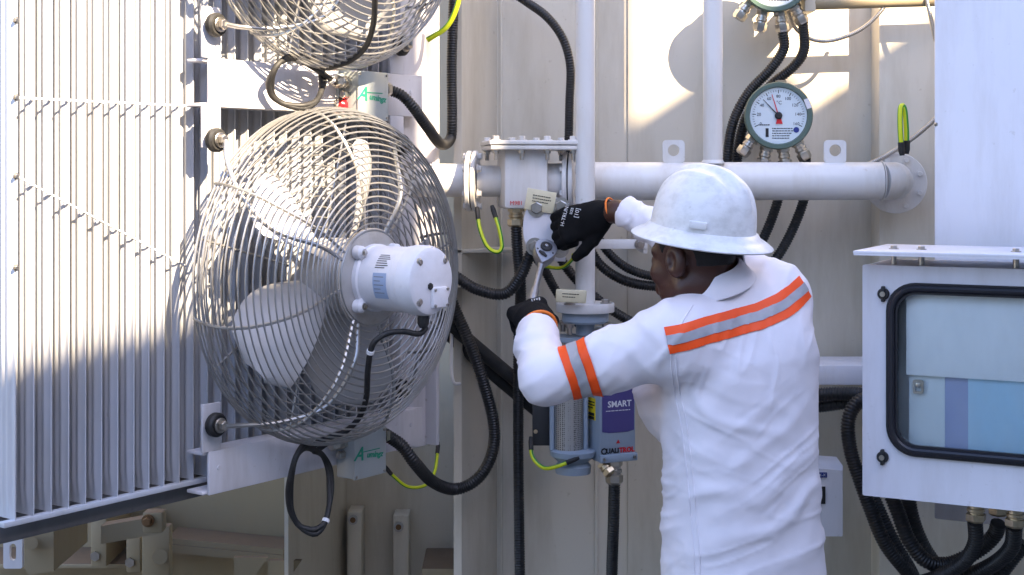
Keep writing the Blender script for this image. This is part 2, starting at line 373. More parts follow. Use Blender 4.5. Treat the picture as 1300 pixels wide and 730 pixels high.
# small foot at the bottom of the recess, handle loop, channel bits
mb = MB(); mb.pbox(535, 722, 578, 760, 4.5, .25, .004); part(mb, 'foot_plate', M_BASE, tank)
mb = MB(); mb.tube(spline(PL([(574, 410, 4.1), (573, 440, 4.08), (573, 470, 4.07), (576, 486, 4.07), (584, 487, 4.09)]), .01), .005, 8); part(mb, 'guide_rod', M_PIPE, tank)
mb = MB(); mb.pbox(520, 317, 660, 321, 4.12, .16, .001); part(mb, 'shelf_plate', M_TANK, tank)
mb = MB(); mb.pbox(577, 361, 605, 365, 4.05, .16, .001); part(mb, 'shelf_plate', M_TANK, tank)
mb = MB(); mb.pbox(1020, 464, 1150, 489, 4.02, .20, .003); part(mb, 'cable_rail', M_CAB, tank)

# base frame under the radiator
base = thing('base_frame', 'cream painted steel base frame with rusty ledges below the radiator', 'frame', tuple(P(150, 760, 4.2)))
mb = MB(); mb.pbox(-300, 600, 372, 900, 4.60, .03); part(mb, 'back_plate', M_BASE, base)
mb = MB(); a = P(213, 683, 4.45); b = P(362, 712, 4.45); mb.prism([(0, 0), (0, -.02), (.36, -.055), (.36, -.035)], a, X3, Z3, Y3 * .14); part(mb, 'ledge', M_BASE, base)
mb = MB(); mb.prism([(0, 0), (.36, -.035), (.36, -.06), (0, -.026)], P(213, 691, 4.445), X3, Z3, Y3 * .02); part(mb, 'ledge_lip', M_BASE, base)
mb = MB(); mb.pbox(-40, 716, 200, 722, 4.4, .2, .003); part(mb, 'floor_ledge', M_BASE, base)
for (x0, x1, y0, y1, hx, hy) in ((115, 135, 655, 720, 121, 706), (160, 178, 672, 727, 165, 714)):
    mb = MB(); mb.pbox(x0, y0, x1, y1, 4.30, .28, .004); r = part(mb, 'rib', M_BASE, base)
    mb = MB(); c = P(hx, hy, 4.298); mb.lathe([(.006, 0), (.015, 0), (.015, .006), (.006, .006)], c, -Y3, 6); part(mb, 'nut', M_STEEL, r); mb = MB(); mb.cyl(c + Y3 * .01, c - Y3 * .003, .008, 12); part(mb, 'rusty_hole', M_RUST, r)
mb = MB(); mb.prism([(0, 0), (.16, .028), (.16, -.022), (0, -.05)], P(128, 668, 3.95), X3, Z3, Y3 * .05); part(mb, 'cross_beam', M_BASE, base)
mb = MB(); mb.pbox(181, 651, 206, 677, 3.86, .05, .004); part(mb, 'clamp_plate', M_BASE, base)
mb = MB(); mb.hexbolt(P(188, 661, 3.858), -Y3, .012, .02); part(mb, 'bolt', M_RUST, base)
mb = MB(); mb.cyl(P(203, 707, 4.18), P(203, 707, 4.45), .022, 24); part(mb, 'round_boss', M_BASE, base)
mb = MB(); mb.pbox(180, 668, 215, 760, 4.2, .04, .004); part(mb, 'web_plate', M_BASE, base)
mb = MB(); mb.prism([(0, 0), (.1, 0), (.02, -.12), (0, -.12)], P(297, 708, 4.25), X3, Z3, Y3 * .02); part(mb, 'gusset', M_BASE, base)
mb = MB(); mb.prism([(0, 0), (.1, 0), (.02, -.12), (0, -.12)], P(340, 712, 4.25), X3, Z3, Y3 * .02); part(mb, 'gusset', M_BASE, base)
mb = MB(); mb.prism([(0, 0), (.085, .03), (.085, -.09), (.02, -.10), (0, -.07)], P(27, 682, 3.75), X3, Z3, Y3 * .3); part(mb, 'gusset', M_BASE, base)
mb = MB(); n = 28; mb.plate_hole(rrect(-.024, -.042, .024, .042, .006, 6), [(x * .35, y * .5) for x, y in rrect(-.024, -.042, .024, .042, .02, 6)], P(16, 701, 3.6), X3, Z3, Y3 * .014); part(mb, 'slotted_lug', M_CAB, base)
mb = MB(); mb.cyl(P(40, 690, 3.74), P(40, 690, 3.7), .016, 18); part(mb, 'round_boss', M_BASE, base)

# ------------------------------------------------------------------ radiator frame: u along the bank, n outward
U = Vector((.588, .809, 0)).normalized(); NO = Vector((U.y, -U.x, 0)); R0 = Vector((-1.047, 3.0, 0)); ANG = math.atan2(U.y, U.x)
def RP(t, o, z): return R0 + U * t + NO * o + Z3 * z
def Tpx(px, o):
    k = (px - 650) / FPX; b = R0 + NO * o          # (b.x+U.x t) = k (b.y+U.y t)
    return (k * b.y - b.x) / (U.x - k * U.y)
def RPP(px, py, o):
    t = Tpx(px, o); q = RP(t, o, 0); return RP(t, o, CAMZ - (py - HORIZON) / FPX * q.y)
MR = Matrix((U, -NO, Z3)).transposed()       # local x = U, local y = into the radiator
ZB = .889; ZTOP = 2.85; TEND = Tpx(512, 0)
rad = thing('radiator', 'tall grey white corrugated radiator fin bank on the left, sunlit at its top', 'radiator', tuple(RP(0, 0, 0)), ANG)
# one fin, local: x thickness, y depth (0 front edge .. .32), z height
ys = [0, .004, .012, .016] + [.016 + .30 * k / 84 for k in range(1, 85)] + [.32]
def half(y):
    if y < .013: return .0016
    if y > .316: return .0016
    return .0018 + .0046 * (.5 - .5 * math.cos((y - .010) / .020 * 2 * math.pi)) ** .8
def fin_ring(z, k):
    a = [(-half(y) * k - .0014 * (1 - k), y, z) for y in ys]; b = [(half(y) * k + .0014 * (1 - k), y, z) for y in reversed(ys)]
    return [Vector(q) for q in a + b]
mb = MB(); mb.rings([fin_ring(ZB, .1), fin_ring(ZB + .018, .15), fin_ring(ZB + .05, 1), fin_ring(ZTOP - .05, 1), fin_ring(ZTOP, .1)])
fin_me = mb.mesh('fin', M_RAD, 50)
nf = int(TEND / .0443) + 1; rf = random.Random(3)
for k in range(nf):
    o = put(fin_me, 'fin', rad, True); o.location = (k * .0443 + rf.uniform(-.001, .001), 0, 0)
mb = MB(); mb.box((TEND / 2, .006, ZB - .006), (TEND + .06, .02, .012), None, .002); part(mb, 'bottom_strip', M_RAD, rad, True)
mb = MB(); mb.box((TEND / 2 - .02, .14, ZB - .034), (TEND + .2, .22, .042), None, .008); part(mb, 'bottom_header', M_DKGREY, rad, True)
mb = MB(); mb.box((TEND / 2, .16, ZTOP + .03), (TEND + .05, .16, .1), None, .02); part(mb, 'top_header', M_RAD, rad, True)
for yb in (.10, .22):   # spacer tubes through the stack, seen in the gaps
    for zz in (1.0, 2.6):
        mb = MB(); mb.cyl((0, yb, zz), (TEND, yb, zz), .012, 10); part(mb, 'spacer_tube', M_RAD, rad, True)
def rod(pts, r, name):
    mb = MB(); mb.tube(pts, r, 8)
    Lr = (pts[1] - pts[0]).length; n = int(Lr / .0443); d = (pts[1] - pts[0])
    for i in range(1, n): c = pts[0] + d * (i / n); mb.box(c - NO * .001, (.008, .004, .007), MR)
    part(mb, name, M_RAD, rad)
rod([RPP(18, 124, .001), RPP(268, 136, .001)], .0026, 'tie_rod'); rod([RPP(268, 136, .001), RP(TEND, .001, RPP(268, 136, .001).z)], .0026, 'tie_rod')
rod([RPP(18, 222, .001), RPP(236, 338, .001)], .0024, 'tie_rod')
for py in (26, 124, 224, 340):
    mb = MB(); mb.hexbolt(RPP(20, py, .002), NO, .005, .006); part(mb, 'rivet', M_STEEL, rad)
# end post with the fan brackets
mb = MB(); t0 = Tpx(505, .02); t1 = Tpx(541, .02); mb.box(RP((t0 + t1) / 2, .0, (ZB - .03 + ZTOP) / 2), (t1 - t0, .06, ZTOP - ZB + .06), MR, .004); part(mb, 'end_post', M_BRK, rad)
mb = MB(); mb.box(RP(t1 - .008, .045, (ZB - .03 + ZTOP) / 2), (.014, .05, ZTOP - ZB + .05), MR, .002); part(mb, 'post_flange', M_BRK, rad)

OB = .065                                     # bracket web stands this far off the fins
tl = Tpx(264, OB); tr = Tpx(535, OB); tb = Tpx(278, OB + .02); HB = .334
CT = tb + HB
def bracket(z0, z1, up, down, label):
    r = thing('fan_bracket', label, 'bracket', tuple(RP(tl, OB, z0)), 0, 'fan brackets')
    mb = MB(); mb.box(RP((tl + tr) / 2, OB, (z0 + z1) / 2), (tr - tl, .008, z1 - z0), MR, .002); part(mb, 'web', M_BRK, r)
    for z in (z0 + .005, z1 - .005):
        mb = MB(); mb.box(RP((tl + tr) / 2 - .006, OB - .033, z), (tr - tl + .012, .056, .008), MR, .002); part(mb, 'flange', M_BRK, r)
    for tt in (tb, tb + 2 * HB):
        for s, e in ((1, up), (-1, down)):
            if e is None: continue
            za = z1 if s > 0 else z0
            mb = MB(); mb.box(RP(tt - .008, OB + .0002, (za + e) / 2), (.056, .0078, abs(e - za)), MR, .0015); part(mb, 'tab', M_BRK, r)
    for tt in (tl + .03, (tl + tr) / 2 + .12, tr - .05):
        mb = MB(); mb.lathe([(.006, 0), (.006, .002), (0, .003)], RP(tt, OB + .004, (z0 + z1) / 2 + .01), NO, 12); part(mb, 'rivet', M_BRK, r)
    return r
bracket(.862, .965, 1.078, None, 'grey white channel bracket carrying the lower fan at its foot')
bracket(1.777, 1.892, 2.012, 1.680, 'grey white channel bracket striped with guard shadows between the two fans')

# ------------------------------------------------------------------ fans (local: x along bank, -y outward, z up)
def make_fan():
    f = thing('cooling_fan', 'lower round wire guard fan with white motor facing right', 'fan', tuple(RP(CT - .012, OB + .035, 1.364)), ANG, 'radiator fans')
    Rr = .414
    prof = [(Rr, 0.0), (Rr + .006, .03), (Rr + .006, .07), (.410, .105), (.386, .142), (.340, .172), (.290, .193), (.235, .200), (.18, .193), (.13, .184), (.10, .180)]
    pr = np.array(prof); L = np.concatenate([[0], np.cumsum(np.linalg.norm(np.diff(pr, axis=0), axis=1))])
    def pro(s): return float(np.interp(s, L, pr[:, 0])), float(np.interp(s, L, pr[:, 1]))
    mb = MB()
    def ring(r, o, w): mb.tube([Vector((r * math.cos(a), -o, r * math.sin(a))) for a in [2 * math.pi * k / 72 for k in range(72)]], w, 6, closed=True)
    nr = 27
    for i in range(nr):
        r, o = pro(L[-1] * i / nr); ring(r, o, .0034 if i in (0, 2) else .00235)
    part(mb, 'front_guard', M_WIRE, f, True)
    mb = MB()
    for k in range(8):
        a = math.radians(11 + 45 * k); pts = []
        for i in range(30):
            r, o = pro(L[-1] * i / 29); bend = .10 * math.sin(math.pi * i / 29)
            aa = a + bend * .6; pts.append(Vector((r * math.cos(aa), -o + .005, r * math.sin(aa))))
        m2 = MB(); m2.tube(pts, .0042, 6); part(m2, 'guard_rib', M_WIRE, f, True)
    # curved mounting legs, one at each corner
    for k in range(4):
        a = math.pi / 2 * k; ca, sa = math.cos(a), math.sin(a)
        raw = [(-HB, -HB, .02), (-HB + .05, -HB - .004, .03), (-.20, -.335, .078), (-.125, -.30, .147), (-.085, -.20, .197), (-.05, -.11, .178)]
        pts = [Vector((x * ca - z * sa, -o, x * sa + z * ca)) for x, z, o in raw]
        m2 = MB(); m2.tube(spline(pts, .012), .0055, 8); part(m2, 'guard_leg', M_WIRE, f, True)
        x, z = (-HB * ca + HB * sa), (-HB * sa - HB * ca)
        m2 = MB(); m2.lathe([(0, -.012), (.024, -.012), (.0285, -.006), (.0285, .006), (.024, .012), (.016, .014), (0, .014)], (x, .012, z), (0, 1, 0), 28); mt = part(m2, 'rubber_mount', M_BLACK, f, True)
        m2 = MB(); m2.lathe([(0, 0), (.018, 0), (.018, .003), (.0165, .004), (.0165, .006)], (x, -.002, z), (0, -1, 0), 24); m2.hexbolt((x, -.006, z), (0, -1, 0), .0125, .014, 0, False); m2.cyl((x, -.008, z), (x, .06, z), .008, 10); part(m2, 'bolt', M_STEEL, mt, True)
    mb = MB()      # flat inner guard next to the fins
    for i in range(11): 
        r = .12 + .026 * i; mb.tube([Vector((r * math.cos(a), .004, r * math.sin(a))) for a in [2 * math.pi * k / 48 for k in range(48)]], .002, 5, closed=True)
    for k in range(8):
        a = math.radians(30 + 45 * k); mb.cyl((.1 * math.cos(a), .006, .1 * math.sin(a)), (.405 * math.cos(a), .004, .405 * math.sin(a)), .0028, 6)
    part(mb, 'rear_guard', M_WIRE, f, True)
    # blades
    for k in range(5):
        a0 = math.radians(72 * k + 205); nu, nv = 12, 12; th = .004; top = []; bot = []
        for i in range(nu):
            u = i / (nu - 1); r = .085 + .265 * u; chord = .085 + .13 * math.sin(min(1, u * 1.12) * math.pi * .62); pitch = math.radians(48 - 24 * u); sweep = .22 * u * u
            if u > .88: chord *= math.sqrt(max(.05, 1 - ((u - .88) / .125) ** 2)) * .9 + .1
            for j in range(nv):
                v = j / (nv - 1) - .5; s = v * chord; cam_ = .018 * (1 - 4 * v * v)
                al = a0 + sweep + s * math.cos(pitch) / r; o = .055 + s * math.sin(pitch) + cam_
                for lst, dd in ((top, th / 2), (bot, -th / 2)): lst.append(Vector((r * math.cos(al), -(o + dd), r * math.sin(al))))
        vs = top + bot; n = nu * nv; fs = []
        for i in range(nu - 1):
            for j in range(nv - 1):
                q = (i * nv + j, i * nv + j + 1, (i + 1) * nv + j + 1, (i + 1) * nv + j); fs.append(q); fs.append(tuple(n + z for z in reversed(q)))
        bd = [j for j in range(nv)] + [i * nv + nv - 1 for i in range(1, nu)] + [(nu - 1) * nv + j for j in range(nv - 2, -1, -1)] + [i * nv for i in range(nu - 2, 0, -1)]
        for q in range(len(bd)): a_, b_ = bd[q], bd[(q + 1) % len(bd)]; fs.append((a_, n + a_, n + b_, b_))
        m2 = MB(); m2.add(vs, fs); part(m2, 'blade', M_BLADE, f, True, 50)
    mb = MB(); mb.lathe([(0, .0), (.07, .0), (.095, .02), (.095, .10), (.06, .12), (.03, .135), (.03, .2)], (0, 0, 0), (0, -1, 0), 32); part(mb, 'hub', M_BLADE, f, True)
    mb = MB(); mb.lathe([(0, .170), (.118, .170), (.122, .173), (.122, .180), (.118, .182), (.085, .186), (0, .187)], (0, 0, 0), (0, -1, 0), 48); part(mb, 'motor_disc', M_DISC, f, True)
    # motor
    mb = MB(); mb.lathe([(0, .184), (.083, .184), (.083, .198), (.079, .202), (.079, .300), (.081, .303), (.081, .318), (.0845, .322), (.0845, .352), (.080, .365), (.070, .371), (0, .371)], (0, 0, 0), (0, -1, 0), 56)
    mo = part(mb, 'motor', M_MOTOR, f, True)
    for k in range(4):
        a = math.radians(45 + 90 * k); c = Vector((.092 * math.cos(a), 0, .092 * math.sin(a)))
        m2 = MB(); m2.lathe([(0, .186), (.017, .186), (.016, .204), (.010, .212), (0, .212)], c, (0, -1, 0), 18); m2.box(c * .88 + Vector((0, -.197, 0)), (.028, .016, .028), Matrix.Rotation(-a, 3, 'Y'), .003); lg = part(m2, 'motor_lug', M_MOTOR, mo, True)
        m3 = MB(); m3.hexbolt(c + Vector((0, -.212, 0)), (0, -1, 0), .006, .006); part(m3, 'bolt', M_STEEL, mo, True)
        c2 = Vector((.066 * math.cos(a), -.366, .066 * math.sin(a))); m3 = MB(); m3.lathe([(0, -.01), (.0105, -.01), (.0105, .004), (.006, .006), (.006, .008), (0, .008)], c2, (0, -1, 0), 16); part(m3, 'end_screw', M_STEEL, mo, True)
    # rectangular terminal cover and cable boot on the end cap
    m2 = MB(); m2.box((.020, -.374, -.040), (.058, .012, .050), None, .004); tc = part(m2, 'terminal_cover', M_MOTOR, mo, True)
    for sx in (-1, 1):
        for sz in (-1, 1): m3 = MB(); m3.hexbolt((.020 + sx * .023, -.380, -.040 + sz * .019), (0, -1, 0), .004, .004, 0, False); part(m3, 'cover_screw', M_STEEL, mo, True)
    m2 = MB(); m2.lathe([(0, 0), (.008, 0), (.008, .005), (0, .006)], (-.012, -.371, -.012), (0, -1, 0), 6); part(m2, 'drain_plug', M_BLACK, mo, True)
    m2 = MB(); m2.lathe([(0, 0), (.012, 0), (.014, .01), (.014, .024), (.009, .034), (0, .034)], (.004, -.338, -.080), (0, 0, -1), 16); part(m2, 'cable_boot', M_BLACK, mo, True)
    # curved labels on the side that faces the camera
    def patch(r, a0, a1, o0, o1, n=10):
        vs = []; 
        for i in range(n + 1):
            a = math.radians(a0 + (a1 - a0) * i / n)
            for o in (o0, o1): vs.append((r * math.cos(a), -o, r * math.sin(a)))
        return vs, [(2 * i, 2 * i + 1, 2 * i + 3, 2 * i + 2) for i in range(n)]
    m2 = MB(); m2.add(*patch(.0798, 166, 212, .250, .292)); part(m2, 'blue_label', M_BLUEL, mo, True)
    m2 = MB()
    for i in range(7):
        a = 130 + 4.3 * i; m2.add(*patch(.0797, a, a + 1.6, .252, .252 + .03 + .008 * ((i * 7) % 3) / 2, 2))
    for i in range(5): m2.add(*patch(.0801, 172 + 7 * i, 173.6 + 7 * i, .254, .254 + .03 - .01 * (i % 2), 2), mi=1)
    part(m2, 'print', [M_INK, M_INKGREY], mo, True)
    return f
fan = make_fan()
fan2 = copy_tree(fan); fan2.location = RP(CT - .012, OB + .035, 1.968 + HB); fan2['label'] = 'upper round wire guard fan cut off by the top edge of the picture'
ROOTM[fan2.name] = Matrix.Translation(fan2.location) @ Matrix.Rotation(ANG, 4, 'Z')

# ------------------------------------------------------------------ junction boxes on the brackets
def junction_box(px0, px1, py0, py1, label, lamp, gl_px, gl_py):
    o0, o1 = OB + .005, OB + .062
    a = RPP(px0, py0, o1); b = RPP(px1, py1, o1); t0 = Tpx(px0, o1); t1 = Tpx(px1, o1)
    ym = RP((t0 + t1) / 2, o1, 0).y; z1 = CAMZ - (py0 - HORIZON) / FPX * ym; z0 = CAMZ - (py1 - HORIZON) / FPX * ym
    r = thing('junction_box', label, 'junction box', tuple(RP((t0 + t1) / 2, o0, z0)), 0, 'fan junction boxes')
    c = RP((t0 + t1) / 2, (o0 + o1) / 2, (z0 + z1) / 2); w = t1 - t0; h = z1 - z0
    mb = MB(); mb.box(c, (w, o1 - o0, h), MR, .003); part(mb, 'case', M_GALV, r)
    mb = MB(); mb.box(RP((t0 + t1) / 2, o1 + .004, (z0 + z1) / 2), (w * 1.03, .007, h * 1.03), MR, .002); lid = part(mb, 'lid', M_GALV, r)
    for sx in (-1, 1):
        for sz in (-1, 1): m2 = MB(); m2.lathe([(0, 0), (.004, 0), (.003, .003), (0, .003)], RP((t0 + t1) / 2 + sx * w * .45, o1 + .007, (z0 + z1) / 2 + sz * h * .45), NO, 10); part(m2, 'lid_screw', M_STEEL, lid)
    mb = MB(); q = RP((t0 + t1) / 2, o1 + .0084, (z0 + z1) / 2 - .003)
    tlt = (U * math.cos(-.10) + Z3 * math.sin(-.10)); upv = Z3 * math.cos(-.10) - U * math.sin(-.10)
    txt(mb, 'A', h * .44, q - U * w * .34 + Z3 * h * .05, (tlt + upv * 0), (upv + tlt * .35), bold=.0008); txt(mb, 'umingz', h * .185, q + U * w * .14 - Z3 * h * .02, tlt, upv + tlt * .25, bold=.0006)
    mb.box(q + Z3 * h * .09 + U * w * .02, (w * .55, .0005, h * .02), MR); part(mb, 'lettering', M_INKG, lid)
    gp = RP(t1, OB + .03, CAMZ - (gl_py - HORIZON) / FPX * RP(t1, OB, 0).y)
    mb = MB(); gland(mb, gp, U, .019, .045); part(mb, 'cable_gland', M_NICKEL, r)
    gl = RP(t0, OB + .03, z1 - h * .22); mb = MB(); gland(mb, gl, -U, .014, .05); part(mb, 'cable_gland', M_NICKEL, r)
    gl2 = RP(t0, OB + .03, z1 - h * .48); mb = MB(); gland(mb, gl2, -U, .009, .022); part(mb, 'vent_plug', M_NICKEL, r)
    if lamp:
        q = RPP(431, 134, OB + .006); mb = MB(); mb.lathe([(.021, 0), (.021, .008), (.017, .011)], q, NO, 24); part(mb, 'lamp_ring', M_STEEL, r)
        mb = MB(); mb.lathe([(.0165, .004), (.015, .02), (.009, .025), (0, .026)], q, NO, 24); part(mb, 'red_lens', M_RED, r)
        mb = MB(); q2 = RPP(436, 120, OB + .006); mb.box(q2, (.05, .012, .13), MR, .002); part(mb, 'mount_plate', M_GALV, r)
    return gp + U * .043, gl - U * .048
gA, gA2 = junction_box(453, 490, 92, 152, 'small grey junction box with green lettering above the lower fan', True, 490, 113)
gB, gB2 = junction_box(448, 487, 546, 604, 'small grey junction box with green lettering below the lower fan', False, 487, 553)
# ------------------------------------------------------------------ oil pipe with relay box
YP = 4.0
def zpy(py, Y): return CAMZ - (py - HORIZON) / FPX * Y
pipe = thing('oil_pipe', 'long white painted oil pipe running behind the worker at head height', 'pipe', tuple(P(900, 232, YP)))
zc = zpy(230, YP); pr_ = .0535
xl = px2x(530, 4.05); xr = px2x(1118, YP)
mb = MB(); mb.cyl((px2x(752, YP), YP, zc), (xr, YP, zc), pr_, 40); part(mb, 'pipe_run', M_PIPE, pipe)
# mitred elbow into the flange on the stiffener
mb = MB(); cpts = [Vector((xr, YP, zc)), Vector((xr + .030, YP + .010, zc)), Vector((xr + .050, YP + .045, zc)), Vector((xr + .054, YP + .10, zc)), Vector((xr + .054, YP + .17, zc))]
mb.tube(cpts, pr_ * 1.003, 40); part(mb, 'elbow', M_PIPE, pipe)
mb = MB(); mb.tube([(xr - .002 + .004 * math.cos(0), YP, zc), (xr + .004, YP, zc)], pr_ + .0035, 40); part(mb, 'weld_bead', M_PIPE, pipe)
fc = Vector((xr + .074, YP + .120, zc - .006)); fn = Vector((-.12, -1, 0)).normalized()
mb = MB(); mb.lathe([(0, 0), (.086, 0), (.088, .002), (.088, .014), (.086, .016), (0, .016)], fc, fn, 48); fl = part(mb, 'flange', M_PIPE, pipe)
fe = Vector((-fn.y, fn.x, 0))
for k in range(8):
    a = math.radians(22 + 45 * k); q = fc + fn * .016 + (fe * math.cos(a) + Z3 * math.sin(a)) * .071; m2 = MB(); m2.hexbolt(q, fn, .008, .009); part(m2, 'bolt', M_PIPE, fl)
# two lifting lugs
for px in (855, 1060):
    c = Vector((px2x(px, YP - .01), YP - .01, zc + pr_ - .004)); w = .031; out = []
    outer = rrect(-w, 0, w, .066, .012, 6); inner = [(.0165 * math.cos(a), .037 + .0165 * math.sin(a)) for a in [2 * math.pi * k / 28 + .12 for k in range(28)]]
    mb = MB(); mb.plate_hole(outer, inner, c - Y3 * .005, X3, Z3, Y3 * .010); part(mb, 'lifting_lug', M_PIPE, pipe)
# left stub of the pipe, flanges
mb = MB(); mb.cyl((xl - .1, YP + .02, zpy(229, YP)), (px2x(606, YP), YP + .02, zpy(229, YP)), .047, 36); part(mb, 'pipe_stub', M_PIPE, pipe)
mb = MB(); mb.tube([(px2x(549, YP), YP + .02, zc + .002), (px2x(556, YP), YP + .02, zc + .002)], .052, 36); part(mb, 'weld_bead', M_PIPE, pipe)
mb = MB(); mb.cyl((px2x(606, YP), YP, zc), (px2x(640, YP), YP, zc), .044, 36); part(mb, 'pipe_neck', M_PIPE, pipe)
mb = MB(); mb.cyl((px2x(680, YP), YP, zc), (px2x(722, YP), YP, zc), .050, 36); part(mb, 'pipe_neck', M_PIPE, pipe)
def pflange(px, tw, r, n, gap):
    x = px2x(px, YP); ax = Vector((1, -.10, 0)).normalized()
    for s in (-1, 1):
        mb = MB(); mb.lathe([(0, 0), (r - .002, 0), (r, .002), (r, tw - .002), (r - .002, tw), (0, tw)], Vector((x, YP, zc)) + ax * (s * gap - (tw if s < 0 else 0)), ax, 48); o = part(mb, 'flange', M_PIPE, pipe)
    mb = MB(); mb.lathe([(0, -gap), (r - .005, -gap), (r - .005, gap), (0, gap)], Vector((x, YP, zc)), ax, 40); part(mb, 'gasket', M_BLACK, pipe)
    for k in range(n):
        a = 2 * math.pi * (k + .5) / n; q = Vector((x, YP, zc)) + (Y3 * math.cos(a) + Z3 * math.sin(a)) * (r - .016)
        m2 = MB(); m2.hexbolt(q + ax * (tw + gap), ax, .009, .012); part(m2, 'bolt', M_PIPE, pipe); m2 = MB(); m2.hexbolt(q - ax * (tw + gap), -ax, .009, .012); part(m2, 'bolt', M_PIPE, pipe)
pflange(600, .013, .086, 6, .0015); pflange(722, .013, .082, 6, .002)

relay = thing('relay_box', 'square white relay box with bolted lid set in the pipe', 'relay', tuple(P(662, 266, YP - .07)))
yaw = math.radians(8); MX = Matrix.Rotation(yaw, 3, 'Z')
mb = MB(); c = P(663, 224, YP - .02); mb.box(c, (.122, .15, .178), MX, .010); part(mb, 'body', M_PIPE, relay)
mb = MB(); c = P(672, 188, YP - .02); mb.box(c, (.245, .22, .012), MX, .003); part(mb, 'body_flange', M_PIPE, relay)
mb = MB(); c2 = c + Z3 * .0135; mb.box(c2, (.252, .228, .012), MX, .003); lid = part(mb, 'lid', M_PIPE, relay)
for sx in (-1, -.33, .33, 1):
    for sy in (-1, 1):
        q = c2 + MX @ Vector((sx * .107, sy * .096, .006)); m2 = MB(); m2.hexbolt(q, Z3, .0095, .012); part(m2, 'lid_bolt', M_PIPE, lid)
        q = c + MX @ Vector((sx * .107, sy * .096, -.006)); m2 = MB(); m2.hexbolt(q, -Z3, .009, .011); m2.cyl(q - Z3 * .01, q - Z3 * .028, .0055, 10); part(m2, 'lid_nut', M_STEEL, lid)
mb = MB(); gland(mb, P(655, 263, YP - .03), -Z3, .020, .055); part(mb, 'cable_gland', M_BRASS, relay)
mb = MB(); gland(mb, P(672, 263, YP), -Z3, .013, .045); part(mb, 'cable_gland', M_BRASS, relay)
mb = MB(); txt(mb, 'M981 C7', .016, P(661, 258, YP - .0985) + Vector((0, -.002, 0)), MX @ X3, Z3); part(mb, 'handwriting', M_INKR, relay)

# valve cover plate the worker is loosening, and its tag
YV = 3.86
vc = thing('valve_cover', 'white oval valve cover with two bolts gripped by the worker', 'valve', tuple(P(693, 330, YV)))
mb = MB(); ov = [(.062 * math.cos(a), .094 * math.sin(a)) for a in [2 * math.pi * k / 48 for k in range(48)]]
mb.prism(ov, P(693, 289, YV), X3, Z3, Y3 * .02); mb.prism([(x * .9, y * .9) for x, y in ov], P(693, 289, YV + .02), X3, Z3, Y3 * .06); part(mb, 'plate', M_CAB, vc)
for px, py in ((681, 264), (679, 313), (712, 262), (711, 316)):
    mb = MB(); mb.hexbolt(P(px, py, YV), -Y3, .017, .020); part(mb, 'bolt', M_STEEL, vc)
mb = MB(); mb.pbox(704, 318, 718, 332, YV - .004, .02, .002); part(mb, 'stop_tab', M_CAB, vc)
mb = MB(); R_ = Matrix.Rotation(math.radians(10), 3, 'Y'); mb.box(P(686, 255, YV - .006), (.080, .003, .058), R_, .001); tg = part(mb, 'name_tag', M_TAG, vc)
mb = MB(); print_lines(mb, P(687, 253, YV - .0085), R_ @ X3, R_ @ Z3, .048, .024, 3); part(mb, 'print', M_INK, tg)

# ------------------------------------------------------------------ standpipes
sp1 = thing('standpipe', 'white vertical pipe in front of the valve, above the breather', 'pipe', tuple(P(743, 383, 3.90)), group='vertical standpipes')
mb = MB(); x = px2x(743, 3.90); mb.cyl((x, 3.9, zpy(385, 3.9)), (x, 3.9, 2.6), .0268, 32); part(mb, 'tube', M_PIPE, sp1)
mb = MB(); mb.pbox(754, 304, 822, 316, 3.93, .008, .001); part(mb, 'stay_bar', M_PIPE, sp1); mb = MB(); mb.hexbolt(P(812, 310, 3.93), -Y3, .010, .012); part(mb, 'bolt', M_STEEL, sp1)
mb = MB(); mb.pbox(816, 300, 822, 322, 3.935, .37, .002); part(mb, 'wall_stay', M_PIPE, sp1)
sp2 = thing('standpipe', 'white vertical pipe rising above the hard hat', 'pipe', tuple(P(905, 210, 3.97)), group='vertical standpipes')
mb = MB(); x = px2x(905, 3.97); mb.cyl((x, 3.97, zc), (x, 3.97, 2.6), .0272, 32); part(mb, 'tube', M_PIPE, sp2)
mb = MB(); mb.tube([(x, 3.97, zc + pr_ - .004), (x, 3.97, zc + pr_ + .006)], [.034, .028], 28); part(mb, 'weld_bead', M_PIPE, sp2)
# cream pipe along the top right
tp = thing('upper_pipe', 'short cream pipe at the top right above the gauge', 'pipe', tuple(P(1110, 12, 4.1)))
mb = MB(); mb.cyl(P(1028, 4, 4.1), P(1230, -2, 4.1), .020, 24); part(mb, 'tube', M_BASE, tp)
mb = MB(); mb.pbox(1022, -18, 1036, 14, 4.08, .2, .003); part(mb, 'support_plate', M_TANK, tp)

# ------------------------------------------------------------------ breather unit
br = thing('breather_unit', 'blue grey breather unit with purple label below the standpipe', 'breather', tuple(P(745, 600, 3.9)))
YB = 3.90; x = px2x(743, YB)
mb = MB(); z = zpy(390, YB); mb.lathe([(0, -.012), (.079, -.012), (.080, -.010), (.080, .010), (.079, .012), (0, .012)], (x, YB, z), Z3, 48); part(mb, 'top_flange', M_PIPE, br)
mb = MB(); mb.lathe([(0, -.042), (.060, -.042), (.064, -.036), (.064, -.0125), (0, -.0125)], (x, YB, z), Z3, 40); part(mb, 'adapter_flange', M_UNIT, br)
for dx, dy in ((-.045, -.05), (.055, -.02), (.0, .06), (-.06, .03)):
    mb = MB(); q = Vector((x + dx, YB + dy, z + .012)); mb.hexbolt(q, Z3, .011, .012); part(mb, 'bolt', M_STEEL, br); mb = MB(); q2 = q - Z3 * .052; mb.hexbolt(q2, -Z3, .011, .012); mb.cyl(q2, q2 - Z3 * .03, .007, 10); part(mb, 'nut', M_STEEL, br)
mb = MB(); mb.cyl((x, YB, z - .03), (x, YB, zpy(425, YB)), .026, 24); part(mb, 'neck', M_UNIT, br)
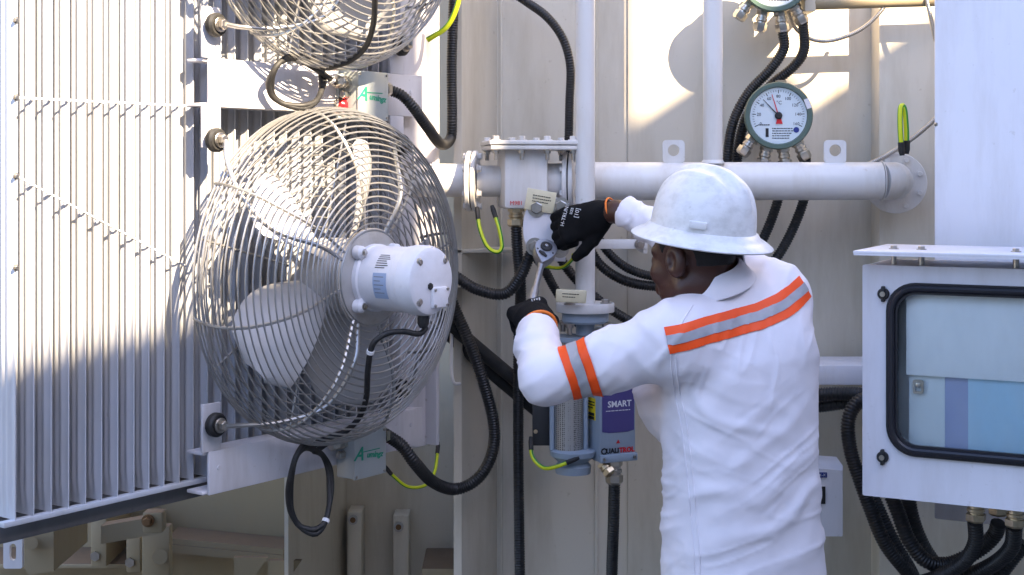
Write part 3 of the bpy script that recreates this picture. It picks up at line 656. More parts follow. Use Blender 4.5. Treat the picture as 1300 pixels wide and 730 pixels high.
ab = math.radians(24); EX = Vector((math.cos(ab), math.sin(ab), 0)); EN = Vector((math.sin(ab), -math.cos(ab), 0)); MBX = Matrix((EX, -EN, Z3)).transposed()
fcn = P(784.5, 503, 3.88); bw = .112; bd_ = .135; bh = zpy(420, 3.88) - zpy(586, 3.88)
mb = MB(); mb.box(fcn - EN * bd_ / 2, (bw, bd_, bh), MBX, .006); part(mb, 'housing', M_UNIT, br)
mb = MB(); zlo = fcn.z - bh / 2; mb.box(fcn + EN * .003 + Z3 * (zlo + .011 - fcn.z), (bw * 1.02, .012, .022), MBX, .003); part(mb, 'bottom_cover', M_UNIT, br)
for s in (-1, 1):
    mb = MB(); mb.lathe([(0, 0), (.005, 0), (.004, .004), (0, .004)], fcn + EX * s * bw * .42 + EN * .009 + Z3 * (zlo + .011 - fcn.z), EN, 12); part(mb, 'screw', M_STEEL, br)
mb = MB(); hb = .125; mb.prism([(-bw * .44, -hb / 2), (-bw * .25, -hb / 2 - .004), (bw * .25, -hb / 2 - .004), (bw * .44, -hb / 2), (bw * .44, hb / 2), (-bw * .44, hb / 2)], fcn + EN * .0012 + Z3 * (zpy(547, 3.88) + hb / 2 - fcn.z), EX, Z3, EN * .0006); lb = part(mb, 'purple_label', M_PURP, br)
mb = MB(); txt(mb, 'SMART', .0235, fcn + EN * .0024 + Z3 * (zpy(513, 3.88) - fcn.z) + EX * .004, EX, Z3, bold=.0004); print_lines(mb, fcn + EN * .0022 + Z3 * (zpy(521, 3.88) - fcn.z) + EX * .004, EX, Z3, .085, .004, 1, .5); part(mb, 'lettering', M_INKW, lb)
mb = MB(); q = fcn + EN * .0012 + Z3 * (zpy(572, 3.88) - fcn.z); txt(mb, 'Q', .024, q - EX * .043, EX, Z3, 0, bold=.0008); txt(mb, 'UALI', .0185, q - EX * .017, EX, Z3, 0, bold=.0008); txt(mb, 'TROL', .0185, q + EX * .027, EX, Z3, 1, bold=.0008)
mb.prism([(-.006, 0), (.006, 0), (0, .010)], q + Z3 * .020 - EX * .0, EX, Z3, EN * .0004, 1)
part(mb, 'lettering', [M_INK, M_INKR], br)
# left face: yellow label
LF = fcn - EX * bw / 2 - EN * bd_ / 2
mb = MB(); mb.box(LF - EX * .001 + Z3 * (zpy(517, 3.92) - LF.z) - EN * (-.02), (.001, .048, .060), MBX); yl = part(mb, 'yellow_label', M_YLAB, br)
mb = MB(); print_lines(mb, LF - EX * .0022 + Z3 * (zpy(512, 3.92) - LF.z) + EN * .02, EN, Z3, .040, .024, 3, .4); print_lines(mb, LF - EX * .0022 + Z3 * (zpy(526, 3.92) - LF.z) + EN * .02, EN, Z3, .040, .02, 2, .8); part(mb, 'print', M_INK, yl)
# mesh cylinder, cup
mcx = px2x(722, 3.9); 
mb = MB(); mb.cyl((mcx, 3.9, zpy(572, 3.9)), (mcx, 3.9, zpy(432, 3.9)), .040, 40); part(mb, 'mesh_cylinder', M_MESH, br)
for dx in (-.046, .046):
    mb = MB(); mb.cyl((mcx + dx, 3.89, zpy(570, 3.9)), (mcx + dx, 3.89, zpy(432, 3.9)), .007, 12); part(mb, 'tie_rod', M_UNIT, br)
mb = MB(); mb.lathe([(0, 0), (.048, 0), (.050, .02), (.040, .03), (.062, .048), (.064, .062), (.056, .066), (0, .066)], (mcx + .012, 3.9, zpy(600, 3.9)), Z3, 40); part(mb, 'base_cup', M_UNIT, br)
mb = MB(); mb.lathe([(0, 0), (.056, 0), (.058, .012), (0, .012)], (mcx, 3.9, zpy(432, 3.9)), Z3, 40); part(mb, 'top_ring', M_UNIT, br)
mb = MB(); mb.pbox(676, 500, 704, 566, 3.92, .02, .002); part(mb, 'side_plate', mat('black_plate', (.03, .03, .033), .45), br)
mb = MB(); mb.hexbolt(P(680, 548, 3.918), -Y3, .004, .004); part(mb, 'rivet', M_BRASS, br)
mb = MB(); gland(mb, P(764, 588, 3.88), Vector((.5, -.3, -.6)), .015, .04); part(mb, 'cable_gland', M_BRASS, br)
mb = MB(); gland(mb, P(780, 584, 3.90), -Z3, .020, .066); part(mb, 'cable_gland', M_NICKEL, br)
# rolled cream tag lying on the flange
mb = MB(); R_ = Matrix.Rotation(math.radians(3), 3, 'Y'); q = P(725, 376, 3.80); mb.box(q, (.082, .012, .035), R_, .004); tagt = thing('name_tag', 'cream printed name tag hanging at the breather flange', 'tag', tuple(q)); part(mb, 'plate', M_TAG, tagt)
mb = MB(); print_lines(mb, q + Vector((0, -.0066, .002)), R_ @ X3, R_ @ Z3, .048, .016, 2); part(mb, 'print', M_INK, tagt)

# ------------------------------------------------------------------ dial gauges
def gauge(px, py, Y, R, label, angs, zero=0.0):
    c = P(px, py, Y); r = thing('dial_gauge', label, 'gauge', tuple(c - Z3 * R), 0, 'temperature gauges')
    ax = Vector((-.10, -1, 0.0)).normalized(); ex = Vector((-ax.y, ax.x, 0)); ex = ex if ex.x > 0 else -ex; ez = Z3
    mb = MB(); mb.lathe([(0, -.10), (R * .80, -.10), (R * .90, -.09), (R * .95, -.01), (R, -.005), (R, .012), (R * .97, .017), (R * .86, .017), (R * .83, .008), (0, .006)], c, ax, 64); part(mb, 'case', M_GREENB, r)
    mb = MB(); mb.lathe([(0, .0), (R * .83, .0), (R * .83, .0015), (0, .0015)], c + ax * .0065, ax, 48); d = part(mb, 'dial', M_DIAL, r)
    o = c + ax * .0085
    mb = MB()
    for k in range(41):
        a = math.radians(205 - 230 * k / 40); L = .10 if k % 5 == 0 else .055
        q = o + (ex * math.cos(a) + ez * math.sin(a)) * R * (.76 - L / 2); dirv = ex * math.cos(a) + ez * math.sin(a)
        mb.box(q, (R * L, .0004, R * (.022 if k % 5 == 0 else .011)), Matrix((dirv, ax, dirv.cross(ax))).transposed())
    for k in range(9):
        a = math.radians(205 - 230 * k / 8); txt(mb, str(k * 20), R * .13, o + (ex * math.cos(a) + ez * math.sin(a)) * R * .57, ex, ez)
    txt(mb, '°C', R * .15, o + ex * R * .02 + ez * R * .38, ex, ez)
    print_lines(mb, o + ex * R * .12 - ez * R * .52, ex, ez, R * .62, R * .36, 5, .35)
    mb.box(o - ex * R * .33 - ez * R * .50, (R * .09, .0004, R * .26), Matrix((ex, ax, ez)).transposed()); print_lines(mb, o - ex * R * .34 - ez * R * .27, ex, ez, R * .5, R * .06, 1, .5)
    part(mb, 'dial_print', M_INK, d)
    mb = MB(); mb.lathe([(0, 0), (R * .085, 0), (R * .085, .0006), (0, .0006)], o + ex * R * .52 - ez * R * .42, ax, 20); part(mb, 'seal_mark', M_NAVY, d)
    for a, m_, nm, L in ((angs[0], M_INK, 'needle', .66), (angs[1], M_INKR, 'red_pointer', .66)):
        a = math.radians(a); dv = ex * math.cos(a) + ez * math.sin(a); pv = dv.cross(ax)
        mb = MB(); mb.prism([(-.12 * R, -.02 * R), (L * R, -.008 * R), (L * R, .008 * R), (-.12 * R, .02 * R)], o + ax * .002, dv, pv, ax * .001); part(mb, nm, m_, d)
    mb = MB(); mb.lathe([(0, 0), (R * .11, 0), (R * .11, .006), (R * .07, .010), (0, .010)], o, ax, 24); part(mb, 'knob', M_INK, d)
    mb = MB(); mb.prism([(-.1 * R, -.24 * R), (.1 * R, -.24 * R), (.06 * R, -.10 * R), (-.06 * R, -.10 * R)], o + ex * R * .02, ex, ez, ax * .003); part(mb, 'red_tab', M_INKR, d)
    mb = MB(); mb.box(c + ex * R * .84 + ez * R * .35 + ax * .016, (R * .14, .004, R * .3), Matrix.Rotation(-.35, 3, 'Y')); part(mb, 'clamp_tab', M_CAB, r)
    mb = MB(); mb.lathe([(0, 0), (.03, 0), (.03, .2), (0, .2)], c - ax * .09, -ax, 16); part(mb, 'mount_arm', M_TANK, r)
    ends = []
    for a in (222, 252, 281, 308):
        a = math.radians(a); dv = (ex * math.cos(a) + ez * math.sin(a)); q = c - ax * .045 + dv * R * .93
        dd = (dv + Vector((0, 0, -.4))).normalized(); mb = MB(); gland(mb, q, dd, .0165, .062); part(mb, 'cable_gland', M_NICKEL, r); ends.append(q + dd * .058)
    # capillary clamp behind the top rim
    mb = MB(); q = c - ax * .05 + ez * R * .98 + ex * R * .12; mb.box(q, (.03, .03, .02), None, .004); part(mb, 'rim_clamp', M_BASE, r)
    return ends
GE1 = gauge(988, 147, 4.06, .0965, 'round green rimmed dial gauge beside the vertical pipe, whole in view', (133, 107))
GE2 = gauge(984, -28, 4.06, .0985, 'round green rimmed dial gauge cut off by the top edge', (120, 100))

# ------------------------------------------------------------------ control cabinet on the right
CA = math.radians(-27.2); CX = Vector((math.cos(CA), math.sin(CA), 0)); CN = Vector((math.sin(CA), -math.cos(CA), 0)); C0 = Vector((px2x(1095, 3.3), 3.3, 0)); MC = Matrix((CX, -CN, Z3)).transposed()
def CP(px, py, o=0.0):
    k = (px - 650) / FPX; b = C0 + CN * o; t = (k * b.y - b.x) / (CX.x - k * CX.y); q = b + CX * t; return t, zpy(py, q.y)
def CW(t, z, o=0.0): return C0 + CX * t + CN * o + Z3 * z
cab = thing('control_cabinet', 'white steel control cabinet with rounded glass window at the right edge', 'cabinet', tuple(CW(.3, .8)))
_, zb0 = CP(1097, 629); _, zt0 = CP(1097, 336); W = .62; D = .26
wl, wtop = CP(1128, 360); _, wbot = CP(1160, 577); wr = W - wl
outer = rrect(0, zb0, W, zt0, .004, 8); inner = rrect(wl, wbot, wr, wtop, .062, 8)
mb = MB(); mb.plate_hole(outer, inner, C0, CX, Z3, -CN * .018); door = part(mb, 'door', M_CAB, cab)
mb = MB()
for c_, s_ in (((.003, (zb0 + zt0) / 2), (.004, zt0 - zb0 - .004)), ((W - .003, (zb0 + zt0) / 2), (.004, zt0 - zb0 - .004)), ((W / 2, zb0 + .003), (W - .012, .004)), ((W / 2, zt0 - .003), (W - .012, .004))):
    mb.box(CW(c_[0], c_[1], -.019 - D / 2), (s_[0], D, s_[1]), MC)
part(mb, 'shell', M_CAB, cab)
mb = MB(); mb.box(CW(W / 2, (zb0 + zt0) / 2, -.022 - D), (W - .002, .004, zt0 - zb0 - .002), MC); part(mb, 'back_panel', M_INNER, cab)
gi = rrect(wl + .022, wbot + .022, wr - .022, wtop - .022, .045, 8); go = rrect(wl - .004, wbot - .004, wr + .004, wtop + .004, .066, 8)
mb = MB(); mb.plate_hole(go, gi, C0 + CN * .008, CX, Z3, -CN * .010)
part(mb, 'window_gasket', M_GASK, cab)
mb = MB(); gq = [(go[i][0] * .5 + gi[i][0] * .5, go[i][1] * .5 + gi[i][1] * .5) for i in range(len(go))]
mb.tube([CW(x, z, .008) for x, z in gq], .0085, 10, closed=True); part(mb, 'gasket_bead', M_GASK, cab)
mb = MB(); mb.prism(gi, C0 - CN * .004 + CX * 0, CX, Z3, -CN * .004); part(mb, 'window_pane', M_GLASS, cab)
# papers, and strips whose pale blue stands in for sky reflected in the glass
t0, zA = CP(1148, 377); t1, zB_ = CP(1300, 487)
mb = MB(); mb.box(CW((t0 + W - .05) / 2, (zA + .05 + zB_) / 2, -.026), (W - .05 - t0, .012, zA + .05 - zB_), MC, .002); part(mb, 'document_panel', M_PAPER, cab)
mb = MB(); a0, _ = CP(1150, 500); a1, zz = CP(1196, 600); mb.box(CW((a0 + a1) / 2, (zB_ + .03 + zz) / 2, -.040), (a1 - a0, .01, zB_ + .03 - zz), MC); part(mb, 'inner_strip', M_INNER, cab)
mb = MB(); a0, _ = CP(1196, 500); a1, _ = CP(1226, 600); mb.box(CW((a0 + a1) / 2, (zB_ + .03 + zz) / 2, -.042), (a1 - a0, .01, zB_ + .03 - zz), MC); part(mb, 'inner_strip', M_BLUEPUR, cab)
mb = MB(); a0, _ = CP(1226, 500); mb.box(CW((a0 + W - .08) / 2, (zB_ + .03 + zz) / 2, -.038), (W - .08 - a0, .01, zB_ + .03 - zz), MC); part(mb, 'reflect_strip', M_REFLECT_BLUE, cab)
mb = MB(); t_, z_ = CP(1163, 493); mb.plate_hole(rrect(-.012, -.016, .012, .016, .005, 4), rrect(-.007, -.010, .007, .010, .003, 4), CW(t_, z_, -.022), CX, Z3, -CN * .006); mb.box(CW(t_, z_ + .004, -.025), (.012, .004, .010), MC, .001); part(mb, 'panel_clip', M_STEEL, cab)
for px, py in ((1122, 373), (1121, 580)):
    t_, z_ = CP(px, py); mb = MB(); mb.lathe([(0, 0), (.0135, 0), (.0135, .006), (.0115, .009), (0, .009)], CW(t_, z_), CN, 24); mb.box(CW(t_, z_, .006), (.008, .014, .036), MC, .002); lk = part(mb, 'door_lock', M_BLACK, door)
    mb = MB(); mb.lathe([(0, 0), (.0062, 0), (.006, .003), (0, .003)], CW(t_, z_, .012), CN, 18); mb.box(CW(t_, z_, .0155), (.0015, .001, .008), MC); part(mb, 'key_cylinder', M_STEEL, cab)
# rain canopy on studs
tA, zC = CP(1100, 320, .05); 
mb = MB(); mb.box(CW(W / 2 - .0, zC, -D / 2 + .02), (W + .012, D + .09, .006), MC, .001); mb.box(CW(W / 2, zC - .004, .063), (W + .010, .003, .006), MC); part(mb, 'rain_canopy', M_CAB, cab)
for px in (1135, 1170, 1290):
    for o in (-.05,):
        t_, _ = CP(px, 330, o); mb = MB(); mb.cyl(CW(t_, zt0 - .01, o), CW(t_, zC + .006, o), .007, 12); mb.hexbolt(CW(t_, zC + .003, o), Z3, .008, .008); part(mb, 'canopy_stud', M_STEEL, cab)
for px, py, o in ((1239, 648, -.06), (1289, 652, -.05), (1268, 650, -.15)):
    t_, _ = CP(px, py, o); mb = MB(); gland(mb, CW(t_, zb0 + .002, o), -Z3, .019, .05); part(mb, 'cable_gland', M_BRASS, cab)
# tall panel behind it
pan = thing('tall_panel', 'tall plain white cabinet side at the upper right behind the glazed cabinet', 'cabinet', tuple(P(1240, 330, 3.7)))
PX0 = px2x(1186, 3.62)
mb = MB(); mb.box(Vector((PX0, 3.62, 1.72)) + CX * .45 - CN * .17 - Z3 * .29, (.9, .34, 1.38), MC, .006); part(mb, 'case', M_CAB, pan)
for px, py in ((1207, 18), (1290, 18), (1189, 158)):
    mb = MB(); mb.lathe([(0, 0), (.006, 0), (.004, .004), (0, .004)], P(px, py, 3.62), -Y3, 14); part(mb, 'screw', M_STEEL, pan)
mb = MB(); mb.prism(rrect(-.03, -.014, .05, .014, .012, 5), P(1290, 309, 3.619), X3, Z3, -Y3 * .01); part(mb, 'hinge_plate', M_STEEL, pan)

# small white instrument box behind the worker
ib = thing('instrument_box', 'small white plastic box with dark display behind the worker at hip height', 'instrument', tuple(P(1045, 690, 3.95)))
mb = MB(); a = P(1012, 684, 3.9); b = P(1072, 590, 3.9)
w_ = b.x - a.x; h_ = b.z - a.z
mb.rings([[a + Vector((x * w_, dy, z * h_)) for x, z in q] for dy, q in ((0, [(.05, .03), (.96, .03), (.96, .92), (.05, .97)]), (.035, [(0, 0), (1.03, .02), (1.03, .95), (0, 1.0)]), (.14, [(0, 0), (1.08, .04), (1.08, .97), (0, 1.02)]))]); part(mb, 'case', M_CAB, ib, sharp=20)
mb = MB(); mb.pbox(1024, 618, 1048, 640, 3.897, .004); part(mb, 'display', M_INK, ib)
mb = MB(); mb.pbox(1030, 600, 1050, 606.5, 3.897, .004); nl = part(mb, 'name_strip', M_NAVY, ib)
mb = MB(); txt(mb, 'X-X', .011, P(1044, 603.3, 3.8955), X3, Z3); part(mb, 'lettering', M_INKW, nl)

# ------------------------------------------------------------------ conduits, cables, hoses, wires
conduit('black_conduit', PL([(640, -16, 4.2), (668, 2, 4.18), (695, 22, 4.14), (715, 50, 4.12), (724, 85, 4.12), (723, 130, 4.14), (722, 178, 4.17), (721, 215, 4.2)]), .0135, 'black corrugated conduit curving down left of the standpipe at the top')
for py, Y in ((79, 4.12), (147, 4.15)):
    pass
conduit('black_conduit', [gA, RPP(510, 121, .12), RPP(526, 138, .14), RPP(543, 162, .14)] + PL([(560, 183, 3.98), (572, 176, 4.08), (574, 150, 4.08), (573.5, 80, 4.09), (576, 0, 4.1), (577, -40, 4.1)]), .0155, 'black corrugated conduit looping from the upper junction box up the tank edge')
earth_wire(PL([(585, -20, 3.9), (580, 8, 3.9), (567, 34, 3.9), (542, 51, 3.9)]), .0075, 'thick yellow green wire beside the upper fan', False)
conduit('black_conduit', PL([(655, 283, YP - .03), (657, 320, YP - .02), (661, 370, YP), (658.5, 430, 4.05), (658, 560, 4.1), (659, 660, 4.1), (661, 800, 4.1)]), .0160, 'long vertical black conduit dropping from the relay box to the bottom edge')
conduit('black_conduit', PL([(560, 338, 3.98), (580, 352, 3.96), (607, 368, 3.94), (640, 373, 3.93), (660, 352, 3.92), (672, 326, 3.92), (684, 305, 3.93)]), .0165, 'black conduit sagging between the fan motor and the valve cover')
conduit('black_conduit', PL([(676, 322, 4.0), (690, 340, 4.0), (704, 366, 4.02), (726, 400, 4.05), (750, 430, 4.1)]), .0135, 'black conduit slanting down just right of the wrench')
conduit('black_conduit', PL([(700, 300, 4.05), (716, 335, 4.06), (745, 368, 4.08), (790, 402, 4.1), (850, 430, 4.15)]), .0145, 'black conduit crossing behind the standpipe below the glove')
conduit('black_conduit', PL([(752, 288, 4.12), (772, 320, 4.12), (800, 342, 4.13), (840, 352, 4.15), (900, 350, 4.18)]), .0135, 'upper of two black conduits curving beneath the stay bar', 'curving conduits')
conduit('black_conduit', PL([(744, 305, 4.14), (762, 336, 4.13), (795, 357, 4.14), (842, 364, 4.16), (905, 362, 4.18)]), .0150, 'lower of two black conduits curving beneath the stay bar', 'curving conduits')
conduit('black_conduit', [gB, RPP(510, 566, .12), RPP(527, 588, .14)] + PL([(550, 612, 3.93), (578, 621, 4.0), (606, 608, 4.01), (624, 578, 4.02), (627, 540, 4.03), (614, 486, 4.03), (594, 430, 4.04), (578, 394, 4.05), (566, 362, 4.06), (558, 340, 4.1)]), .0175, 'thick black conduit looping from the lower junction box beside the fan')
cable('black_cable', PL([(556, 398, 4.09), (590, 428, 4.1), (630, 462, 4.12), (690, 512, 4.16), (740, 556, 4.2)]), .020, 'upper of two thick smooth black cables slanting down behind the conduit', group='slanting cables')
cable('black_cable', PL([(548, 405, 4.13), (584, 438, 4.14), (624, 474, 4.16), (684, 524, 4.18), (735, 566, 4.2)]), .018, 'lower of two thick smooth black cables slanting down behind the conduit', group='slanting cables')
conduit('black_conduit', PL([(780, 612, 3.90), (779, 660, 3.92), (777, 720, 3.95), (776, 800, 3.98)]), .0165, 'black conduit hanging straight down from the breather unit')
# gauge conduits
conduit('black_conduit', [GE2[2]] + PL([(995, 62, 4.12), (978, 88, 4.14), (950, 118, 4.16), (931, 155, 4.17), (924, 200, 4.18), (926, 245, 4.2), (935, 300, 4.2)]), .0155, 'left of two black conduits running down from the upper gauge', 'gauge conduits')
conduit('black_conduit', [GE2[3]] + PL([(1021, 62, 4.13), (1008, 84, 4.16), (975, 112, 4.19), (948, 148, 4.2), (936, 200, 4.22), (938, 250, 4.23), (948, 300, 4.22)]), .0155, 'right of two black conduits running down from the upper gauge', 'gauge conduits')
conduit('black_conduit', [GE1[2]] + PL([(994, 225, 4.13), (986, 260, 4.14), (968, 305, 4.16), (940, 350, 4.18)]), .0150, 'left of two black conduits running down from the lower gauge', 'gauge conduits')
conduit('black_conduit', [GE1[3]] + PL([(1024, 225, 4.13), (1018, 262, 4.14), (994, 315, 4.16), (960, 360, 4.18)]), .0150, 'right of two black conduits running down from the lower gauge', 'gauge conduits')
conduit('metal_hose', PL([(1000, 14, 4.15), (1012, 38, 4.15), (1035, 51, 4.15), (1062, 50, 4.14), (1095, 36, 4.12), (1120, 12, 4.1), (1134, -14, 4.1)]), .0065, 'thin silver flexible metal hose arching at the top right', m=M_STEEL, pitch=.005)
conduit('metal_hose', PL([(1174, -12, 4.08), (1180, 15, 4.08), (1188, 52, 4.1)]), .0065, 'short silver metal hose at the edge of the tall cabinet top', m=M_STEEL, pitch=.005)
conduit('metal_hose', PL([(1096, 211, 4.12), (1120, 200, 4.10), (1150, 182, 4.08), (1180, 158, 4.06), (1196, 140, 4.05)]), .0070, 'silver metal hose passing behind the pipe end flange', m=M_STEEL, pitch=.005)
# right hand bundle below the cabinet
conduit('black_conduit', PL([(1000, 506, 4.0), (1045, 501, 3.96), (1075, 500, 3.94), (1110, 502, 3.9), (1180, 506, 3.9)]), .0200, 'upper of two thick black conduits lying level behind the worker', 'conduits behind the cabinet')
conduit('black_conduit', PL([(1000, 520, 4.02), (1045, 516, 3.98), (1080, 512, 3.96), (1120, 514, 3.92), (1180, 518, 3.92)]), .0170, 'lower of two thick black conduits lying level behind the worker', 'conduits behind the cabinet')
conduit('black_conduit', PL([(1140, 500, 3.62), (1112, 503, 3.6), (1088, 512, 3.58), (1077, 536, 3.57), (1080, 572, 3.57), (1092, 610, 3.56), (1106, 648, 3.55), (1124, 690, 3.55), (1152, 726, 3.56), (1190, 770, 3.6)]), .0185, 'grey black conduit bulging out left of the cabinet edge')
conduit('black_conduit', PL([(1096, 600, 3.62), (1112, 640, 3.6), (1135, 690, 3.58), (1160, 735, 3.58), (1180, 800, 3.6)]), .0190, 'black conduit dropping at the lower left cabinet corner', 'conduits under the cabinet')
conduit('black_conduit', PL([(1128, 620, 3.5), (1140, 650, 3.48), (1154, 686, 3.46), (1176, 712, 3.45), (1205, 716, 3.45), (1240, 700, 3.44), (1262, 680, 3.42), (1268, 664, 3.40)]), .0190, 'black conduit making a wide loop under the cabinet to a middle gland', 'conduits under the cabinet')
conduit('black_conduit', PL([(1238, 662, 3.30), (1238, 690, 3.32), (1222, 715, 3.36), (1190, 733, 3.42), (1150, 745, 3.5)]), .0180, 'black conduit bending left from the left cabinet gland', 'conduits under the cabinet')
conduit('black_conduit', PL([(1288, 668, 3.27), (1284, 695, 3.30), (1262, 716, 3.36), (1225, 734, 3.42), (1190, 752, 3.5)]), .0190, 'black conduit bending left from the right cabinet gland', 'conduits under the cabinet')
conduit('black_conduit', PL([(1150, 600, 3.62), (1156, 650, 3.62), (1170, 690, 3.62), (1195, 730, 3.62), (1230, 790, 3.6)]), .0200, 'black conduit hanging behind the loop under the cabinet', 'conduits under the cabinet')
conduit('black_conduit', PL([(1302, 690, 3.4), (1280, 716, 3.42), (1262, 745, 3.45), (1250, 790, 3.5)]), .0180, 'black conduit at the bottom right corner under the cabinet', 'conduits under the cabinet')

# fan motor cables with their spare coil tied below the junction boxes
CPATH = {}
def fan_cable(pts_a, cx, cy, rx, ry, turns, oc, end, label):
    pts = [RPP(*q) for q in pts_a]; n = int(14 * turns)
    for i in range(n + 1):
        a = math.radians(80) + 2 * math.pi * turns * i / n; k = 1 + .10 * math.sin(1.7 * i) * .5 - .10 * (i / n)
        pts.append(RPP(cx + rx * k * math.cos(a), cy - ry * k * math.sin(a), oc + .02 * math.sin(i * .9)))
    pts += end; r = thing('motor_cable', label, 'cable', tuple(min(pts, key=lambda q: q.z)), 0, 'fan motor cables')
    sp_ = spline(pts, .009); mb = MB(); mb.tube(sp_, .0072, 10); part(mb, 'cable', M_BLACK, r, sharp=60); CPATH[r.name] = sp_; return r
fmo = fan.location; 
mloc = ROOTM[fan.name] @ Vector((.004, -.338, -.11))
mc = fan_cable([(541, 416, .43), (532, 424, .43), (512, 421, .41), (490, 424, .385), (473, 438, .36), (467, 470, .33), (465, 505, .29), (456, 530, .25), (438, 548, .21), (416, 556, .18), (402, 562, .15)], 394, 622, 28, 57, 2, .14, [RPP(402, 572, .13), RPP(420, 560, .10), gB2], 'black cable from the lower fan motor hanging in an oval coil below it')
zz_ = RPP(412, 668, .14); k_ = min(range(len(CPATH[mc.name]) - 1), key=lambda i: (CPATH[mc.name][i] - zz_).length); mb = MB(); mb.tube(CPATH[mc.name][k_:k_ + 2], .0095, 12); part(mb, 'cable_tie', M_INKW, mc)
zz_ = RPP(469, 446, .353); k_ = min(range(len(CPATH[mc.name]) - 1), key=lambda i: (CPATH[mc.name][i] - zz_).length); mb = MB(); mb.tube(CPATH[mc.name][k_:k_ + 2], .0095, 12); part(mb, 'cable_tie', M_INKW, mc)
mc2 = fan_cable([(470, -90, .43), (477, -40, .42), (476, 0, .38), (474, 30, .33), (465, 58, .27), (446, 76, .22), (424, 84, .18), (412, 86, .14)], 377, 105, 36, 33, 2, .12, [RPP(408, 92, .12), RPP(425, 104, .11), gA2], 'black cable from the upper fan motor coiled in front of its bracket')
mb = MB(); mb.tube(CPATH[mc2.name][-6:-4], .0095, 10); part(mb, 'cable_tie', M_INKW, mc2)
# earth wires
earth_wire(PL([(606, 268, 3.93), (609, 290, 3.91), (618, 312, 3.9), (630, 320, 3.9), (637, 314, 3.9), (634, 292, 3.91), (626, 266, 3.93)]), .0055, 'yellow green wire loop hanging from the left pipe flange')
earth_wire(PL([(490, 594, 3.95), (500, 605, 3.96), (518, 618, 3.98), (540, 616, 4.0), (552, 598, 4.04), (556, 566, 4.09)]), .0048, 'thin yellow green wire behind the lower junction box')
earth_wire(PL([(674, 560, 3.90), (676, 580, 3.88), (690, 594, 3.86), (708, 592, 3.84), (730, 583, 3.84)]), .0055, 'yellow green wire looped under the breather unit')
earth_wire(PL([(1145, 192, 3.98), (1143, 165, 3.98), (1143, 140, 3.99), (1146, 134, 4.0), (1149, 142, 4.0), (1151, 168, 4.0), (1151, 190, 4.0)]), .0075, 'short upright yellow green wire loop on the pipe end flange')
earth_wire(PL([(690, 338, 3.95), (712, 340, 3.93), (726, 330, 3.9), (728, 322, 3.9)]), .0050, 'small yellow green wire showing below the right glove', False)
# ------------------------------------------------------------------ signed distance modelling for the worker
def smin(a, b, k):
    h = np.clip(.5 + .5 * (b - a) / k, 0, 1); return b * (1 - h) + a * h - k * h * (1 - h)
def smax(a, b, k): return -smin(-a, -b, k)
def sd_cone(p, a, b, ra, rb):
    a = np.array(a, float); b = np.array(b, float); ba = b - a; pa = p - a
    h = np.clip((pa @ ba) / (ba @ ba), 0, 1); return np.linalg.norm(pa - h[..., None] * ba, axis=-1) - (ra + (rb - ra) * h)
def sd_chain(p, pts, k=.01):
    d = None
    for (a, ra), (b, rb) in zip(pts[:-1], pts[1:]):
        q = sd_cone(p, a, b, ra, rb); d = q if d is None else smin(d, q, k)
    return d
def sd_ell(p, c, r, R=None):
    q = p - np.array(c, float)
    if R is not None: q = q @ np.array(R)           # columns of R are the local axes
    r = np.array(r, float); k0 = np.linalg.norm(q / r, axis=-1); k1 = np.linalg.norm(q / (r * r), axis=-1)
    return k0 * (k0 - 1) / np.maximum(k1, 1e-6)
def sd_rbox(p, c, half, R, rad):
    q = np.abs((p - np.array(c, float)) @ np.array(R)) - (np.array(half) - rad)
    return np.linalg.norm(np.maximum(q, 0), axis=-1) + np.minimum(q.max(-1), 0) - rad
def surface(f, lo, hi, h):
    lo = np.array(lo, float); n = np.ceil((np.array(hi) - lo) / h).astype(int) + 1
    ax = [lo[i] + h * np.arange(n[i]) for i in range(3)]
    V = np.empty(n, np.float32)
    for i in range(0, n[0], 24):
        G = np.stack(np.meshgrid(ax[0][i:i + 24], ax[1], ax[2], indexing='ij'), -1); V[i:i + 24] = f(G)
    ins = V < 0; c = n - 1
    acc = np.zeros((*c, 3), np.float32); cnt = np.zeros(c, np.float32)
    corners = [(x, y, z) for x in (0, 1) for y in (0, 1) for z in (0, 1)]
    def sub(A, o): return A[o[0]:o[0] + c[0], o[1]:o[1] + c[1], o[2]:o[2] + c[2]]
    for a in corners:
        for d in range(3):
            if a[d]: continue
            b = list(a); b[d] = 1; va = sub(V, a); vb = sub(V, b); cr = sub(ins, a) != sub(ins, b)
            t = np.where(cr, va / np.where(cr, va - vb, 1), 0)
            for e in range(3): acc[..., e] += np.where(cr, a[e] + (t if e == d else 0), 0)
            cnt += cr
    act = cnt > 0; idx = -np.ones(c, int); idx[act] = np.arange(act.sum())
    cell = np.argwhere(act); verts = lo + h * (cell + acc[act] / cnt[act][:, None]); quads = []
    for d in range(3):
        u, v = (d + 1) % 3, (d + 2) % 3
        sl0 = [slice(None)] * 3; sl1 = [slice(None)] * 3; sl0[d] = slice(0, c[d]); sl1[d] = slice(1, c[d] + 1)
        A = ins[tuple(sl0)]; B = ins[tuple(sl1)]; e = np.argwhere(A != B)
        ok = (e[:, u] > 0) & (e[:, v] > 0) & (e[:, u] < c[u]) & (e[:, v] < c[v]); e = e[ok]
        fl = A[tuple(e.T)]
        def g(du, dv):
            q = e.copy(); q[:, u] -= du; q[:, v] -= dv; return idx[tuple(q.T)]
        q = np.stack([g(1, 1), g(0, 1), g(0, 0), g(1, 0)], 1); q[~fl] = q[~fl][:, ::-1]; quads.append(q)
    return verts, np.vstack(quads)
